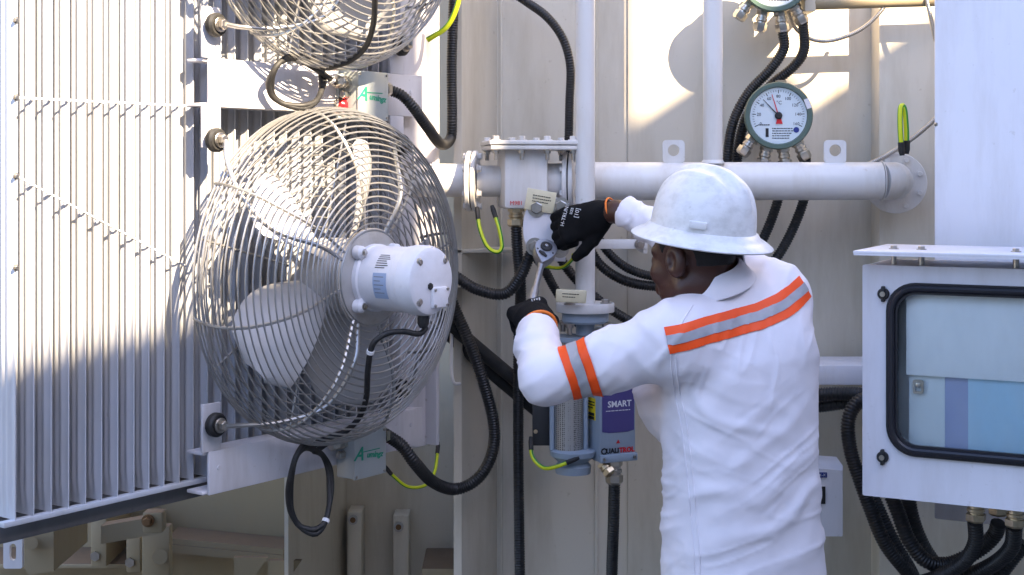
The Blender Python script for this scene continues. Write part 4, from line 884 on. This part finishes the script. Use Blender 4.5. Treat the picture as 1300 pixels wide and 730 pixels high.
def vnormals(v, q):
    n = np.cross(v[q[:, 2]] - v[q[:, 0]], v[q[:, 3]] - v[q[:, 1]]); N = np.zeros_like(v)
    for k in range(4): np.add.at(N, q[:, k], n)
    return N / np.maximum(np.linalg.norm(N, axis=1), 1e-9)[:, None]
def relax(v, q, it=2):
    e = np.vstack([q[:, [0, 1]], q[:, [1, 2]], q[:, [2, 3]], q[:, [3, 0]]])
    for _ in range(it):
        s = np.zeros_like(v); c = np.zeros(len(v))
        np.add.at(s, e[:, 0], v[e[:, 1]]); np.add.at(c, e[:, 0], 1); np.add.at(s, e[:, 1], v[e[:, 0]]); np.add.at(c, e[:, 1], 1)
        v = .5 * v + .5 * s / c[:, None]
    return v
def sdf_obj(name, f, lo, hi, h, m, parent, it=2, disp=None):
    v, q = surface(f, lo, hi, h); v = relax(v, q, it)
    if disp is not None: v = v + vnormals(v, q) * disp(v, vnormals(v, q))[:, None]
    me = bpy.data.meshes.new(name); me.from_pydata(v.tolist(), [], q.tolist()); me.materials.append(m)
    me.polygons.foreach_set('use_smooth', [True] * len(me.polygons)); me.update()
    return put(me, name, parent), v, q
_rs = np.random.RandomState(11); _tab = _rs.rand(32, 32, 32)
def vnoise(p):
    i = np.floor(p).astype(int); f = p - i; f = f * f * (3 - 2 * f); r = 0
    for dx in (0, 1):
        for dy in (0, 1):
            for dz in (0, 1):
                w = (f[..., 0] if dx else 1 - f[..., 0]) * (f[..., 1] if dy else 1 - f[..., 1]) * (f[..., 2] if dz else 1 - f[..., 2])
                r = r + w * _tab[(i[..., 0] + dx) % 32, (i[..., 1] + dy) % 32, (i[..., 2] + dz) % 32]
    return r * 2 - 1
def mask(x, a, b): t = np.clip((x - a) / (b - a), 0, 1); return t * t * (3 - 2 * t)

# ------------------------------------------------------------------ the worker
who = thing('person', 'worker in white long sleeved shirt and white hard hat seen from behind, turning a wrench', 'person', (.53, 3.26, 0))
HC = np.array([.416, 3.27, 1.442]); th_ = math.radians(45)
HF = np.array([-math.cos(th_), math.sin(th_), -.06]); HF /= np.linalg.norm(HF)
HL = np.cross([0, 0, 1], HF); HL /= np.linalg.norm(HL); HU = np.cross(HF, HL); HR = np.stack([HF, HL, HU], 1)
SL = (.360, 3.18, 1.245); SR = (.620, 3.36, 1.325)
EL = (.075, 3.235, 1.152); WL = (.0620, 3.475, 1.270); ER = (.455, 3.55, 1.440); WR = (.272, 3.69, 1.521)
YAW = math.radians(27); TR = np.array([[math.cos(YAW), math.sin(YAW), 0], [-math.sin(YAW), math.cos(YAW), 0], [0, 0, 1]]).T   # x across back, y forward
TR = np.stack([[math.cos(YAW), math.sin(YAW), 0], [-math.sin(YAW), math.cos(YAW), 0], [0, 0, 1]], 1)
SLI = np.array([  # z, cx, cy, half width, half depth
    [.40, .530, 3.27, .190, .140], [.70, .532, 3.27, .196, .142], [.85, .530, 3.27, .186, .140], [1.00, .525, 3.275, .183, .140], [1.10, .522, 3.28, .188, .142], [1.20, .517, 3.28, .186, .132],
    [1.27, .508, 3.285, .164, .112], [1.32, .500, 3.285, .128, .090], [1.36, .488, 3.285, .085, .075], [1.40, .475, 3.285, .064, .066], [1.50, .47, 3.285, .050, .05]])
def sd_torso(p, grow=0.0):
    z = p[..., 2]; c = [np.interp(z, SLI[:, 0], SLI[:, k]) for k in range(1, 5)]
    dx = p[..., 0] - c[0]; dy = p[..., 1] - c[1]
    x = dx * TR[0, 0] + dy * TR[1, 0]; y = dx * TR[0, 1] + dy * TR[1, 1]; a = c[2] + grow; b = c[3] + grow
    k = (np.abs(x / a) ** 2.4 + np.abs(y / b) ** 2.4) ** (1 / 2.4); return (k - 1) * np.minimum(a, b) * .9
def head_l(p): return (p - HC) @ HR
def sd_head(p):
    q = head_l(p)
    d = sd_ell(q, (-.012, 0, .03), (.100, .077, .105)); d = smin(d, sd_ell(q, (.030, 0, -.045), (.066, .060, .085)), .03)
    d = smin(d, sd_cone(q, (.055, 0, -.112), (.066, 0, -.100), .026, .026), .025)
    d = smin(d, sd_cone(q, (-.005, .05, -.085), (.04, .03, -.11), .02, .02), .03); d = smin(d, sd_cone(q, (-.005, -.05, -.085), (.04, -.03, -.11), .02, .02), .03)
    for s in (-1, 1):
        d = smin(d, sd_cone(q, (.082, s * .012, .006), (.070, s * .045, .002), .013, .012), .012)
        d = smax(d, -sd_ell(q, (.100, s * .032, -.018), (.018, .018, .013)), .012); d = smin(d, sd_ell(q, (.079, s * .031, -.018), (.013, .015, .012)), .004)
        d = smin(d, sd_ell(q, (.064, s * .042, -.048), (.024, .020, .022)), .02)
        d = smin(d, sd_ell(q, (.101, s * .012, -.048), (.012, .011, .010)), .008)
        e = sd_ell(q, (-.012, s * .080, -.022), (.027, .011, .036)); e = smax(e, -sd_ell(q, (-.006, s * .091, -.020), (.013, .009, .020)), .006)
        e = smin(e, sd_ell(q, (.004, s * .081, -.024), (.006, .007, .009)), .004); d = smin(d, e, .006)
    d = smin(d, sd_cone(q, (.090, 0, .0), (.110, 0, -.044), .009, .013), .010)
    for z, r in ((-.074, .0095), (-.089, .0105)): d = smin(d, sd_cone(q, (.088, -.016, z), (.088, .016, z), r, r), .008)
    d = smin(d, sd_cone(p, HC + HR @ np.array([-.03, 0, -.08]), (.492, 3.285, 1.29), .056, .066), .03)
    return d
def sd_body(p):
    d = smin(sd_head(p), sd_torso(p, -.022), .03)
    d = smin(d, sd_chain(p, [(SL, .055), (EL, .040), (WL, .028)], .02), .03); d = smin(d, sd_chain(p, [(SR, .055), (ER, .040), (WR, .027), ((.235, 3.715, 1.515), .026)], .02), .03)
    for s in (-1, 1):
        hp = np.array([.53, 3.27, .86]) + TR @ np.array([s * .085, 0, 0]); kn = np.array([.53, 3.27, .47]) + TR @ np.array([s * .12, .03, 0]); an = np.array([.53, 3.25, .09]) + TR @ np.array([s * .13, -.01, 0])
        d = smin(d, sd_chain(p, [(hp, .085), (kn, .055), (an, .038)], .02), .03)
    return d
body, bv, bq = sdf_obj('body', sd_body, (-.02, 3.0, .02), (.80, 3.80, 1.56), .0085, M_SKIN, who, 1)
# finer head surface (same continuous body, refined region) is carried by the face shell below the hat
face, _, _ = sdf_obj('face', lambda p: np.maximum(sd_head(p) - .0012, np.maximum(1.335 - p[..., 2], p[..., 2] - 1.535)), HC - .16, HC + .16, .0032, M_SKIN, body, 1)
# short hair at the back and sides
hair, _, _ = sdf_obj('hair', lambda p: np.maximum(np.maximum(sd_head(p) - .004, (head_l(p)[..., 0] - .045 + .6 * np.maximum(0, .01 - head_l(p)[..., 2]))), np.maximum(-head_l(p)[..., 2] - .035 + .25 * np.maximum(0, head_l(p)[..., 0] + .02), smax(.0 * p[..., 2] - 1, .052 - np.linalg.norm((head_l(p) - np.array([-.010, .088, -.025])) , axis=-1), .004))), HC - .15, HC + .16, .004, M_HAIR, body, 2)

# shirt
def sd_shirt(p):
    d = sd_torso(p)
    d = smin(d, sd_ell(p, (.415, 3.40, 1.105), (.125, .12, .145)), .05)          # loose front
    d = smin(d, sd_ell(p, (.575, 3.30, 1.21), (.12, .115, .13)), .05)            # right shoulder blade
    d = smin(d, sd_chain(p, [((.40, 3.205, 1.255), .088), (SL, .084), ((.215, 3.195, 1.196), .065), (EL, .054)], .03), .045)
    d = smin(d, sd_chain(p, [(EL, .056), ((.062, 3.36, 1.215), .050), (WL, .045)], .02), .03)
    d = smin(d, sd_chain(p, [((.575, 3.33, 1.30), .090), (SR, .080), (ER, .058), ((.29, 3.677, 1.5205), .039)], .03), .05)
    d = smax(d, -sd_cone(p, (.470, 3.27, 1.365), (.44, 3.27, 1.52), .060, .080), .012)      # neck opening
    # cut cuffs square
    d = smax(d, np.where(p[..., 0] < .19, (p - np.array((.0618, 3.430, 1.240))) @ (np.array((.0, .205, .118)) / .2365), -1), .004)
    w = np.array(WR) - np.array(ER); w /= np.linalg.norm(w); d = smax(d, np.where(p[..., 0] < .40, (p - np.array((.292, 3.675, 1.5195))) @ w, -1), .004)
    d = smax(d, .66 - p[..., 2], .006)
    return d
def folds(v, n):
    x, y, z = v.T; P3 = v
    w = vnoise(P3 * 9) * .045 + vnoise(P3 * 3.1 + 5) * .06
    out = np.zeros(len(v))
    back = mask(x, .33, .40)
    # drag lines falling from the left armpit to the lower right back
    def ridges(ph, sharp): s = .5 + .5 * np.sin(ph); return s ** sharp
    ph = (z + .50 * x + w) * 62; m = np.exp(-((x - .46) / .13) ** 2 - ((z - 1.06) / .12) ** 2); out += .0060 * m * (ridges(ph, 2.2) - .35) * back
    ph = (z - .62 * x + .5 * w) * 66 + 1; m = np.exp(-((x - .60) / .12) ** 2 - ((z - .98) / .13) ** 2); out += .0050 * m * (ridges(ph, 2.4) - .3) * back
    ph = (z - .30 * x + w) * 58; m = np.exp(-((z - .84) / .13) ** 2); out += .0065 * m * (ridges(ph, 1.8) - .4) * back
    # vertical hang below the right shoulder
    ph = (x + .25 * z + w * .6) * 58; m = np.exp(-((x - .62) / .08) ** 2 - ((z - 1.15) / .12) ** 2); out += .0022 * m * (ridges(ph, 2) - .4)
    # left upper arm: rings that pull towards the elbow, bunching at the shoulder
    arm = 1 - mask(x, .34, .40); ph = (x * 1.0 - .75 * (z - 1.2) + .7 * w) * 88; m = arm * (mask(x, .10, .16)); out += .0050 * m * (ridges(ph, 2.0) - .35) * (.6 + .6 * vnoise(P3 * 6 + 3))
    ph = (x + z * .9 + .5 * w) * 75; m = arm * np.exp(-((x - .30) / .07) ** 2); out += .0040 * m * (ridges(ph, 2) - .35)
    # forearm bunching at elbow and towards the cuff
    fo = (1 - mask(x, .11, .15)) * mask(y, 3.25, 3.30); ph = (y * .8 + z * .55 + .35 * w + .4 * x) * 105; out += .0040 * fo * (ridges(ph, 1.8) - .4)
    el = np.exp(-(np.linalg.norm(v - np.array(EL), axis=1) / .07) ** 2); ph = (z * 1.2 - x + w * .5) * 95; out += .0045 * el * (ridges(ph, 2) - .4)
    # right sleeve and shoulder
    rs = mask(z, 1.34, 1.40) * mask(x, .27, .30); ph = (x - y * .6 + w * .5) * 110; out += .0030 * rs * (ridges(ph, 2) - .4)
    sh = np.exp(-(np.linalg.norm(v - np.array((.60, 3.30, 1.33)), axis=1) / .09) ** 2); ph = (x * .9 - z * 1.1 + w * .6) * 90; out += .0030 * sh * (ridges(ph, 2.2) - .4)
    out *= .95
    def crease(dx, dz, fa, fl, seed):           # long sharp creases running along (dx, dz)
        L = math.hypot(dx, dz); a = (x * dx + z * dz) / L; b = (-x * dz + z * dx) / L
        q = np.stack([a * fl + seed, b * fa + .35 * vnoise(v * 8 + seed) * fa * .05, y * 3 + seed], 1); return (1 - np.abs(vnoise(q))) ** 6.5
    bk = back * (.55 + .45 * vnoise(v * 5 + 9))
    out += .0085 * bk * crease(.9, -.42, 34, 4.5, 3.3) * np.exp(-((x - .47) / .13) ** 2 - ((z - 1.05) / .14) ** 2)
    out += .0085 * bk * crease(.85, .50, 34, 4.5, 7.1) * np.exp(-((x - .61) / .12) ** 2 - ((z - .97) / .16) ** 2)
    out += .0085 * bk * crease(.95, .22, 34, 5, 1.7) * np.exp(-((z - .82) / .13) ** 2)
    out += .0042 * back * crease(.3, 1, 34, 4, 5.2) * np.exp(-((z - 1.2) / .1) ** 2)
    out += .0080 * arm * mask(x, .09, .15) * crease(.75, .75, 36, 6, 2.2) * (.6 + .5 * vnoise(v * 6 + 2))
    out += .0045 * fo * crease(1, -.25, 42, 7, 4.4)
    out += .0022 * vnoise(P3 * 17) + .0011 * vnoise(P3 * 38)
    return out
shirt, sv, sq = sdf_obj('shirt', sd_shirt, (-.04, 3.0, .64), (.80, 3.74, 1.58), .0050, M_SHIRT, who, 2, folds)
BV = BVHTree.FromPolygons([Vector(p) for p in sv.tolist()], sq.tolist())
def drape(pts_rays, off):
    """grid of (origin, direction) rows -> grid of points on the shirt"""
    out = []
    for row in pts_rays:
        r = []
        for o, d in row:
            h = BV.ray_cast(Vector(o), Vector(d).normalized(), 3.0)
            r.append(h[0] + h[1] * off if h[0] is not None else None)
        out.append(r)
    return out
def grid_mesh(name, G, m, parent, th=.002):
    mb = MB(); nr, nc = len(G), len(G[0]); idx = {}; vs = []
    for i in range(nr):
        for j in range(nc):
            if G[i][j] is not None: idx[i, j] = len(vs); vs.append(G[i][j])
    fs = [(idx[i, j], idx[i, j + 1], idx[i + 1, j + 1], idx[i + 1, j]) for i in range(nr - 1) for j in range(nc - 1) if all(k in idx for k in ((i, j), (i, j + 1), (i + 1, j + 1), (i + 1, j)))]
    if not fs: return None
    mb.add(vs, fs); o = part(mb, name, m, parent, sharp=80); return o
# back band: lies across the shoulder blades, from the left shoulder seam round the right shoulder
def band_pt(s, v):
    """s 0..1 left to right on the back, v -1..1 across; ortho ray in +Y"""
    tx = [.0, .10, .25, .45, .62, .78, .90, 1.0]; X = [.337, .375, .425, .49, .552, .610, .650, .682]; Z = [1.256, 1.263, 1.275, 1.286, 1.298, 1.318, 1.337, 1.356]
    x = np.interp(s, tx, X); z = np.interp(s, tx, Z); e = 1e-2; dx = np.interp(min(1, s + e), tx, X) - np.interp(max(0, s - e), tx, X); dz = np.interp(min(1, s + e), tx, Z) - np.interp(max(0, s - e), tx, Z)
    L = math.hypot(dx, dz); return (x - dz / L * v * .028, 2.6, z + dx / L * v * .028), (0, 1, 0)
def smooth_grid(G, it):
    for _ in range(it):
        H = [[(G[i][j] + (G[max(i - 1, 0)][j] + G[min(i + 1, len(G) - 1)][j] + G[i][max(j - 1, 0)] + G[i][min(j + 1, len(G[0]) - 1)])) / 5 if all(q is not None for q in (G[i][j], G[max(i - 1, 0)][j], G[min(i + 1, len(G) - 1)][j], G[i][max(j - 1, 0)], G[i][min(j + 1, len(G[0]) - 1)])) else G[i][j] for j in range(len(G[0]))] for i in range(len(G))]
        G = H
    return G
for nm, m_, v0, v1, off in (('orange_band', M_ORANGE, -1, 1, .0030), ('grey_reflective_band', M_REFL, -.36, .36, .0048)):
    G = drape([[band_pt(s, v0 + (v1 - v0) * k / 7) for k in range(8)] for s in np.linspace(0, 1, 90)], off); grid_mesh(nm, G, m_, shirt)
# sleeve band, square to the left upper arm
A0 = np.array((.195, 3.195, 1.187)); AX = np.array(SL) - np.array(EL); AX /= np.linalg.norm(AX); AE = np.cross(AX, [0, 1, 0]); AE /= np.linalg.norm(AE); AG = np.cross(AX, AE)
for nm, m_, u0, u1, off in (('orange_band', M_ORANGE, -.033, .033, .0030), ('grey_reflective_band', M_REFL, -.0125, .0125, .0048)):
    rows = []
    for k in range(61):
        a = 2 * math.pi * k / 60; dv = AE * math.cos(a) + AG * math.sin(a); row = []
        for j in range(8):
            c = A0 - np.array((.042, 0, .012)) + AX * (u0 + (u1 - u0) * j / 7) + AX * .010 * math.sin(a); row.append((c + dv * .25, -dv))
        rows.append(row)
    grid_mesh(nm, drape(rows, off), m_, shirt)
# collar: folded band round the neck
cc = np.array((.466, 3.272, 1.366)); mb = MB(); rows = []
cu = np.array((-.34, -.10, .94)); cu /= np.linalg.norm(cu); ce = np.cross([0, 1, 0], cu); ce /= np.linalg.norm(ce); cg = np.cross(cu, ce)
n = 64
prof = [(.070, -.012), (.066, .018), (.066, .030), (.069, .035), (.074, .033), (.083, .014), (.093, -.012), (.0925, -.016), (.089, -.012), (.078, .012)]
rg = []
for r, h in prof:
    rg.append([Vector(cc + (ce * math.cos(a) * r * 1.02 + cg * math.sin(a) * r * 1.05) + cu * (h + .004 * math.sin(2 * a + .6))) for a in [2 * math.pi * k / n for k in range(n)]])
mb.rings(rg, caps=False); part(mb, 'collar', M_SHIRT, shirt, sharp=70)
# seams: armhole and side, raised double stitching projected on the cloth
def seam(pts, name='seam'):
    sp = spline([Vector((x, 2.6, z)) for x, z in pts], .006); G = drape([[((p.x, 2.6, p.z), (0, 1, 0))] for p in sp], .0004); q = [g_[0] for g_ in G if g_[0] is not None]
    if len(q) > 3: mb = MB(); mb.tube(q, .0016, 6); part(mb, name, M_SHIRT, shirt, sharp=80)
seam([(.345, 1.225), (.350, 1.18), (.362, 1.13), (.376, 1.06), (.385, .98), (.392, .90), (.400, .80), (.403, .70)]); seam([(.356, 1.225), (.361, 1.18), (.373, 1.13), (.387, 1.06), (.396, .98), (.403, .90), (.411, .80), (.414, .70)])
seam([(.40, 1.328), (.375, 1.30), (.352, 1.262), (.345, 1.225)])

# trousers and boots (below the frame)
def sd_trous(p):
    d = sd_torso(p, .004); d = smax(d, p[..., 2] - .70, .005); d = smax(d, .62 - p[..., 2], .02)
    for s in (-1, 1):
        hp = np.array([.53, 3.27, .60]) + TR @ np.array([s * .088, 0, 0]); kn = np.array([.53, 3.27, .47]) + TR @ np.array([s * .12, .03, 0]); an = np.array([.53, 3.25, .10]) + TR @ np.array([s * .13, -.01, 0])
        d = smin(d, sd_chain(p, [(hp, .098), (kn, .078), (an, .066)], .03), .04)
    return smax(d, .075 - p[..., 2], .004)
sdf_obj('trousers', sd_trous, (.25, 3.0, .06), (.80, 3.55, .85), .012, M_TROUS, who, 2, lambda v, n: .004 * vnoise(v * 12) + .003 * np.sin(v[:, 2] * 70 + 4 * vnoise(v * 5)) * mask(-v[:, 2], -.55, -.1))
for s in (-1, 1):
    an = np.array([.53, 3.25, .0]) + TR @ np.array([s * .13, -.01, 0]); fd = TR @ np.array([s * .15, .98, 0])
    def sd_boot(p, an=an, fd=fd):
        d = sd_cone(p, an + np.array([0, 0, .06]), an + np.array([0, 0, .17]), .048, .052); d = smin(d, sd_cone(p, an + np.array([0, 0, .045]) - fd * .03, an + fd * .16 + np.array([0, 0, .035]), .044, .036), .03); return smax(d, .002 - p[..., 2], .004)
    sdf_obj('boot', sd_boot, an + np.array([-.25, -.12, -.01]), an + np.array([.15, .30, .24]), .009, M_BOOT, who, 2)

# gloves -----------------------------------------------------------------
def frame(x, zhint):
    x = np.array(x, float); x /= np.linalg.norm(x); z = np.array(zhint, float); z -= x * (z @ x); z /= np.linalg.norm(z); y = np.cross(z, x); return np.stack([x, y, z], 1)
def glove(name, wrist, knuck, back, sgn, fingers, thumb, cuffdir, cuffr, lo, hi, S=1.2):
    """wrist/knuck centre points; 'back' = direction out of the back of the hand; sgn = side of the index finger along local y"""
    w = np.array(wrist); k = np.array(knuck); R = frame(k - w, back); L0 = L = np.linalg.norm(k - w); cuffr0 = cuffr
    def f(p):
        q = (p - w) @ R / S; L = L0 / S; cuffr = cuffr0 / S
        d = sd_cone(q, (0, 0, 0), (L * .35, 0, 0), cuffr, cuffr * .98)
        for i, yy in enumerate((.030, .011, -.010, -.029)):
            d = smin(d, sd_cone(q, (L * .18, yy * .55 * sgn, 0), (L * (.97 - .05 * abs(i - 1)), yy * sgn, -.002 + .004 * (1 - abs(i - 1.4) / 2)), .0165, .0145), .012)
        d = smin(d, sd_cone(q, (L * .25, .018 * sgn, -.010), (L * .55, .034 * sgn, -.014), .020, .014), .014)
        for ch in fingers + [thumb]:
            g_ = sd_chain(q, [((np.array([L, 0, 0]) if ch is not thumb else np.zeros(3)) + np.array(c[:3]) * np.array([1, sgn, 1]), c[3]) for c in ch], .004); d = smin(d, g_, .0045)
        return smax(d, -(q[..., 0] + .018 / S), .004) * S
    o, v, q_ = sdf_obj(name, f, lo, hi, .0030, M_GLOVE, who, 1, lambda v, n: .0008 * vnoise(v * 70) + .0013 * vnoise(v * 28))
    mb = MB(); c = w + R @ np.array([-.017, 0, 0]); mb.tube([Vector(c + R @ np.array([.0, cuffr * 1.02 * math.cos(a), cuffr * 1.02 * math.sin(a)])) for a in [2 * math.pi * i / 36 for i in range(36)]], .0042 if sgn < 0 else .0026, 8, closed=True); part(mb, 'orange_cuff', M_CUFF, o)
    return o, v, q_, w, R, L
# right glove: reaches over the ratchet head, back of the hand to the camera
fr = []
for i, (yy, a) in enumerate(((.030, 1.0), (.011, 1.08), (-.010, 1.02), (-.029, .86))):
    fr.append([(-.004, yy, 0, .0125), (.026 * a, yy * 1.04, -.014, .0115), (.030 * a, yy * 1.02, -.042, .0108), (.008, yy * .98, -.056, .0098)])
thR = [(.022, .020, -.010, .0175), (.054, .046, -.014, .0155), (.082, .062, -.016, .0130), (.104, .070, -.018, .0108)]
Wr = (.247, 3.712, 1.518); Kr = (.136, 3.775, 1.478)
gr, grv, grq, w_, R_g, L_g = glove('glove', Wr, Kr, (-.35, -.92, .20), 1, fr, [(a, b, c, d) for a, b, c, d in thR], None, .0330, (.02, 3.62, 1.32), (.33, 3.92, 1.62))
print('R frame', R_g.round(2).tolist())
gr['label'] = 'black knitted glove on the right hand'
# left glove: fist round the wrench handle
fl_ = []
for i, (yy, a) in enumerate(((.030, .95), (.011, 1.05), (-.010, 1.0), (-.029, .85))):
    fl_.append([(-.004, yy, 0, .0128), (.020 * a, yy, -.016, .0118), (.012, yy * .98, -.046, .0110), (-.016, yy * .98, -.050, .0100)])
thL = [(.020, .024, -.012, .0175), (.048, .040, -.030, .0148), (.062, .034, -.050, .0125), (.070, .016, -.062, .0108)]
Wl = (.0600, 3.452, 1.252); Kl = (.034, 3.545, 1.287)
gl_o, glv, glq, _, R_l, _ = glove('glove', Wl, Kl, (-.15, -.62, .77), -1, fl_, thL, None, .0430, (-.10, 3.40, 1.14), (.18, 3.74, 1.44))
print('L frame', R_l.round(2).tolist())
gl_o['label'] = 'black knitted glove on the left hand gripping the wrench handle'
# printed marks on the backs of the gloves
def glove_print(body, size, v, q, o, n_dir, ex, ey, parent):
    bv = BVHTree.FromPolygons([Vector(p) for p in v.tolist()], q.tolist()); vs, fs = text_mesh(body, size, o, ex, ey, 0.0); out = []; d = -Vector(n_dir).normalized()
    for p in vs:
        h = bv.ray_cast(Vector(p) - d * .15, d, .4); out.append((h[0] - d * .0012) if h[0] is not None else Vector(p))
    mb = MB(); mb.add(out, fs); part(mb, 'print', M_INKW, parent, sharp=80)
nR = Vector((-.10, -1, .1)); 
e1 = Vector((.24, 0, .97)); e2 = Vector((-.97, 0, .24))
glove_print('H-TRUNK', .0145, grv, grq, P(717, 272, 3.75), nR, e1, e2, gr)
glove_print('SIZE', .010, grv, grq, P(726, 268, 3.75), nR, e1, e2, gr); glove_print('[10]', .016, grv, grq, P(733, 271, 3.75), nR, e1, e2, gr)
nL = Vector((0, -.8, .6)); glove_print('TRUNK', .012, glv, glq, P(674, 379, 3.55), nL, Vector((.97, 0, .2)), Vector((-.1, .6, .77)), gl_o); glove_print('[10]', .014, glv, glq, P(680, 384, 3.54), nL, Vector((.97, 0, .2)), Vector((-.1, .6, .77)), gl_o)

# hard hat ---------------------------------------------------------------
hc = np.array((.4375, 3.258, 1.4935)); hu = np.array((.098, -.11, .97)); hu /= np.linalg.norm(hu)
hf = HF - hu * (HF @ hu); hf /= np.linalg.norm(hf); hl = np.cross(hu, hf)
hat = thing_hat = None
mb = MB(); n = 96; rg = []
def hat_pt(a, r, h, fac=1.0):
    ca, sa = math.cos(a), math.sin(a); return hc + hf * (ca * r * 1.09) + hl * (sa * r * .97) + hu * h
crown = []
H = .137; R0h = .1150
for i in range(27):
    t = i / 26; ph = t * math.pi / 2; crown.append((R0h * math.cos(ph) ** .80, H * math.sin(ph) ** .90))
prof = [(R0h + .004, -.010), (R0h + .0045, -.001)] + crown
for r, h in prof[1:]:
    ring = []
    for k in range(n):
        a = 2 * math.pi * k / n; p = hat_pt(a, r, h); lat = math.sin(a) * r * .97; fwd = math.cos(a) * r * 1.09
        up_ = max(0, min(1, (h - .035) / .06)); bump = .012 * math.exp(-(lat / .017) ** 4) * up_ + .005 * (math.exp(-((abs(lat) - .048) / .010) ** 4)) * up_
        outv = p - (hc + hu * .02); outv /= np.linalg.norm(outv); ring.append(Vector(p + outv * bump))
    rg.append(ring)
inner = [[Vector(hat_pt(2 * math.pi * k / n, max(.0005, r - .004), max(-.001, h - .004))) for k in range(n)] for r, h in reversed(crown)]
brim_o = [(R0h + .012, -.0075), (R0h + .024, -.0135), (R0h + .032, -.0185), (.1515, -.0225), (.1545, -.0240), (.1560, -.0265), (.1545, -.0290), (.1510, -.0280), (R0h + .030, -.0240), (R0h + .02, -.0175), (R0h + .002, -.012), (R0h - .004, -.008)]
shell = [r for r in rg]
mb.rings(list(reversed([[Vector(hat_pt(2 * math.pi * k / n, r, h)) for k in range(n)] for r, h in [(R0h + .0045, -.003)]])) + shell, caps=True)
hat = part(mb, 'hard_hat', M_HAT, who, sharp=50)
mb = MB(); mb.rings([[Vector(hat_pt(2 * math.pi * k / n, r, h)) for k in range(n)] for r, h in [(R0h - .003, .004), (R0h + .0045, .003)] + brim_o], closed=False, caps=False); part(mb, 'brim', M_HAT, hat, sharp=50)
# accessory slot badge at the rear side and strap pads
a = math.radians(118); c = hat_pt(a, R0h + .004, .022); ov = hat_pt(a, 1, 0) - hc; ov -= hu * (ov @ hu); ov /= np.linalg.norm(ov); tv = np.cross(hu, ov)
MH = Matrix((Vector(tv), Vector(-ov), Vector(hu))).transposed(); mb = MB(); mb.box(c, (.040, .010, .017), MH, .003); part(mb, 'accessory_slot', M_HAT, hat)
mb = MB(); mb.rings([[Vector(hat_pt(2 * math.pi * k / n, r, h)) for k in range(n)] for r, h in ((.098, -.004), (.100, -.030), (.096, -.034), (.094, -.030), (.093, -.004))], caps=False)
o = part(mb, 'headband', M_INK, hat, sharp=50)

# ------------------------------------------------------------------ ratchet wrench held in both hands
YR = 3.775
wr = thing('ratchet_wrench', 'steel ratchet wrench held upright against the valve cover bolts', 'wrench', tuple(P(672, 396, 3.60)))
hd = P(692, 318, YR); ht = P(671, 400, 3.585); dn = (ht - hd).normalized(); side = dn.cross(Y3).normalized(); outw = side.cross(dn).normalized()
if outw.y > 0: outw = -outw
tear = []
for k in range(40):
    a = 2 * math.pi * k / 40; x = math.cos(a); y = math.sin(a); r = .031
    tear.append((x * r * (1 if y < 0 else 1 - .55 * y * y), y * r if y < 0 else y * r * 2.0))
mb = MB(); mb.rings([[hd + side * (x * s) + dn * (y * s) + outw * o for x, y in tear] for s, o in ((.94, -.016), (1, -.012), (1, .010), (.94, .014))]); part(mb, 'head', M_CHROME, wr, sharp=40)
mb = MB(); mb.lathe([(0, .014), (.016, .014), (.016, .018), (.013, .020), (.007, .020), (.007, .016), (0, .016)], hd, outw, 28); part(mb, 'drive_disc', M_INK, wr)
mb = MB(); mb.lathe([(0, 0), (.0055, 0), (.005, .003), (0, .004)], hd + outw * .018, outw, 16); part(mb, 'release_button', M_CHROME, wr)
mb = MB(); lv = hd + dn * .030 + outw * .015 - side * .004; d_ = (dn * .5 + side * .85).normalized(); mb.tube([lv - d_ * .013, lv, lv + d_ * .013], [.003, .006, .003], 10); part(mb, 'selector_lever', M_INK, wr)
for s in (-1, 1):
    mb = MB(); mb.lathe([(0, 0), (.003, 0), (.0025, .002), (0, .002)], hd + side * s * .021 + dn * .016 + outw * .013, outw, 10); part(mb, 'screw', M_INK, wr)
mb = MB(); mb.tube([hd + dn * .05, hd + dn * .075, hd + dn * .14, hd + dn * .16, hd + dn * .25, hd + dn * .265], [.010, .0085, .0085, .012, .013, .009], 18); part(mb, 'handle', M_CHROME, wr)
mb = MB(); mb.cyl(hd - outw * .012, hd - outw * .055, .013, 6); part(mb, 'socket', M_CHROME, wr)
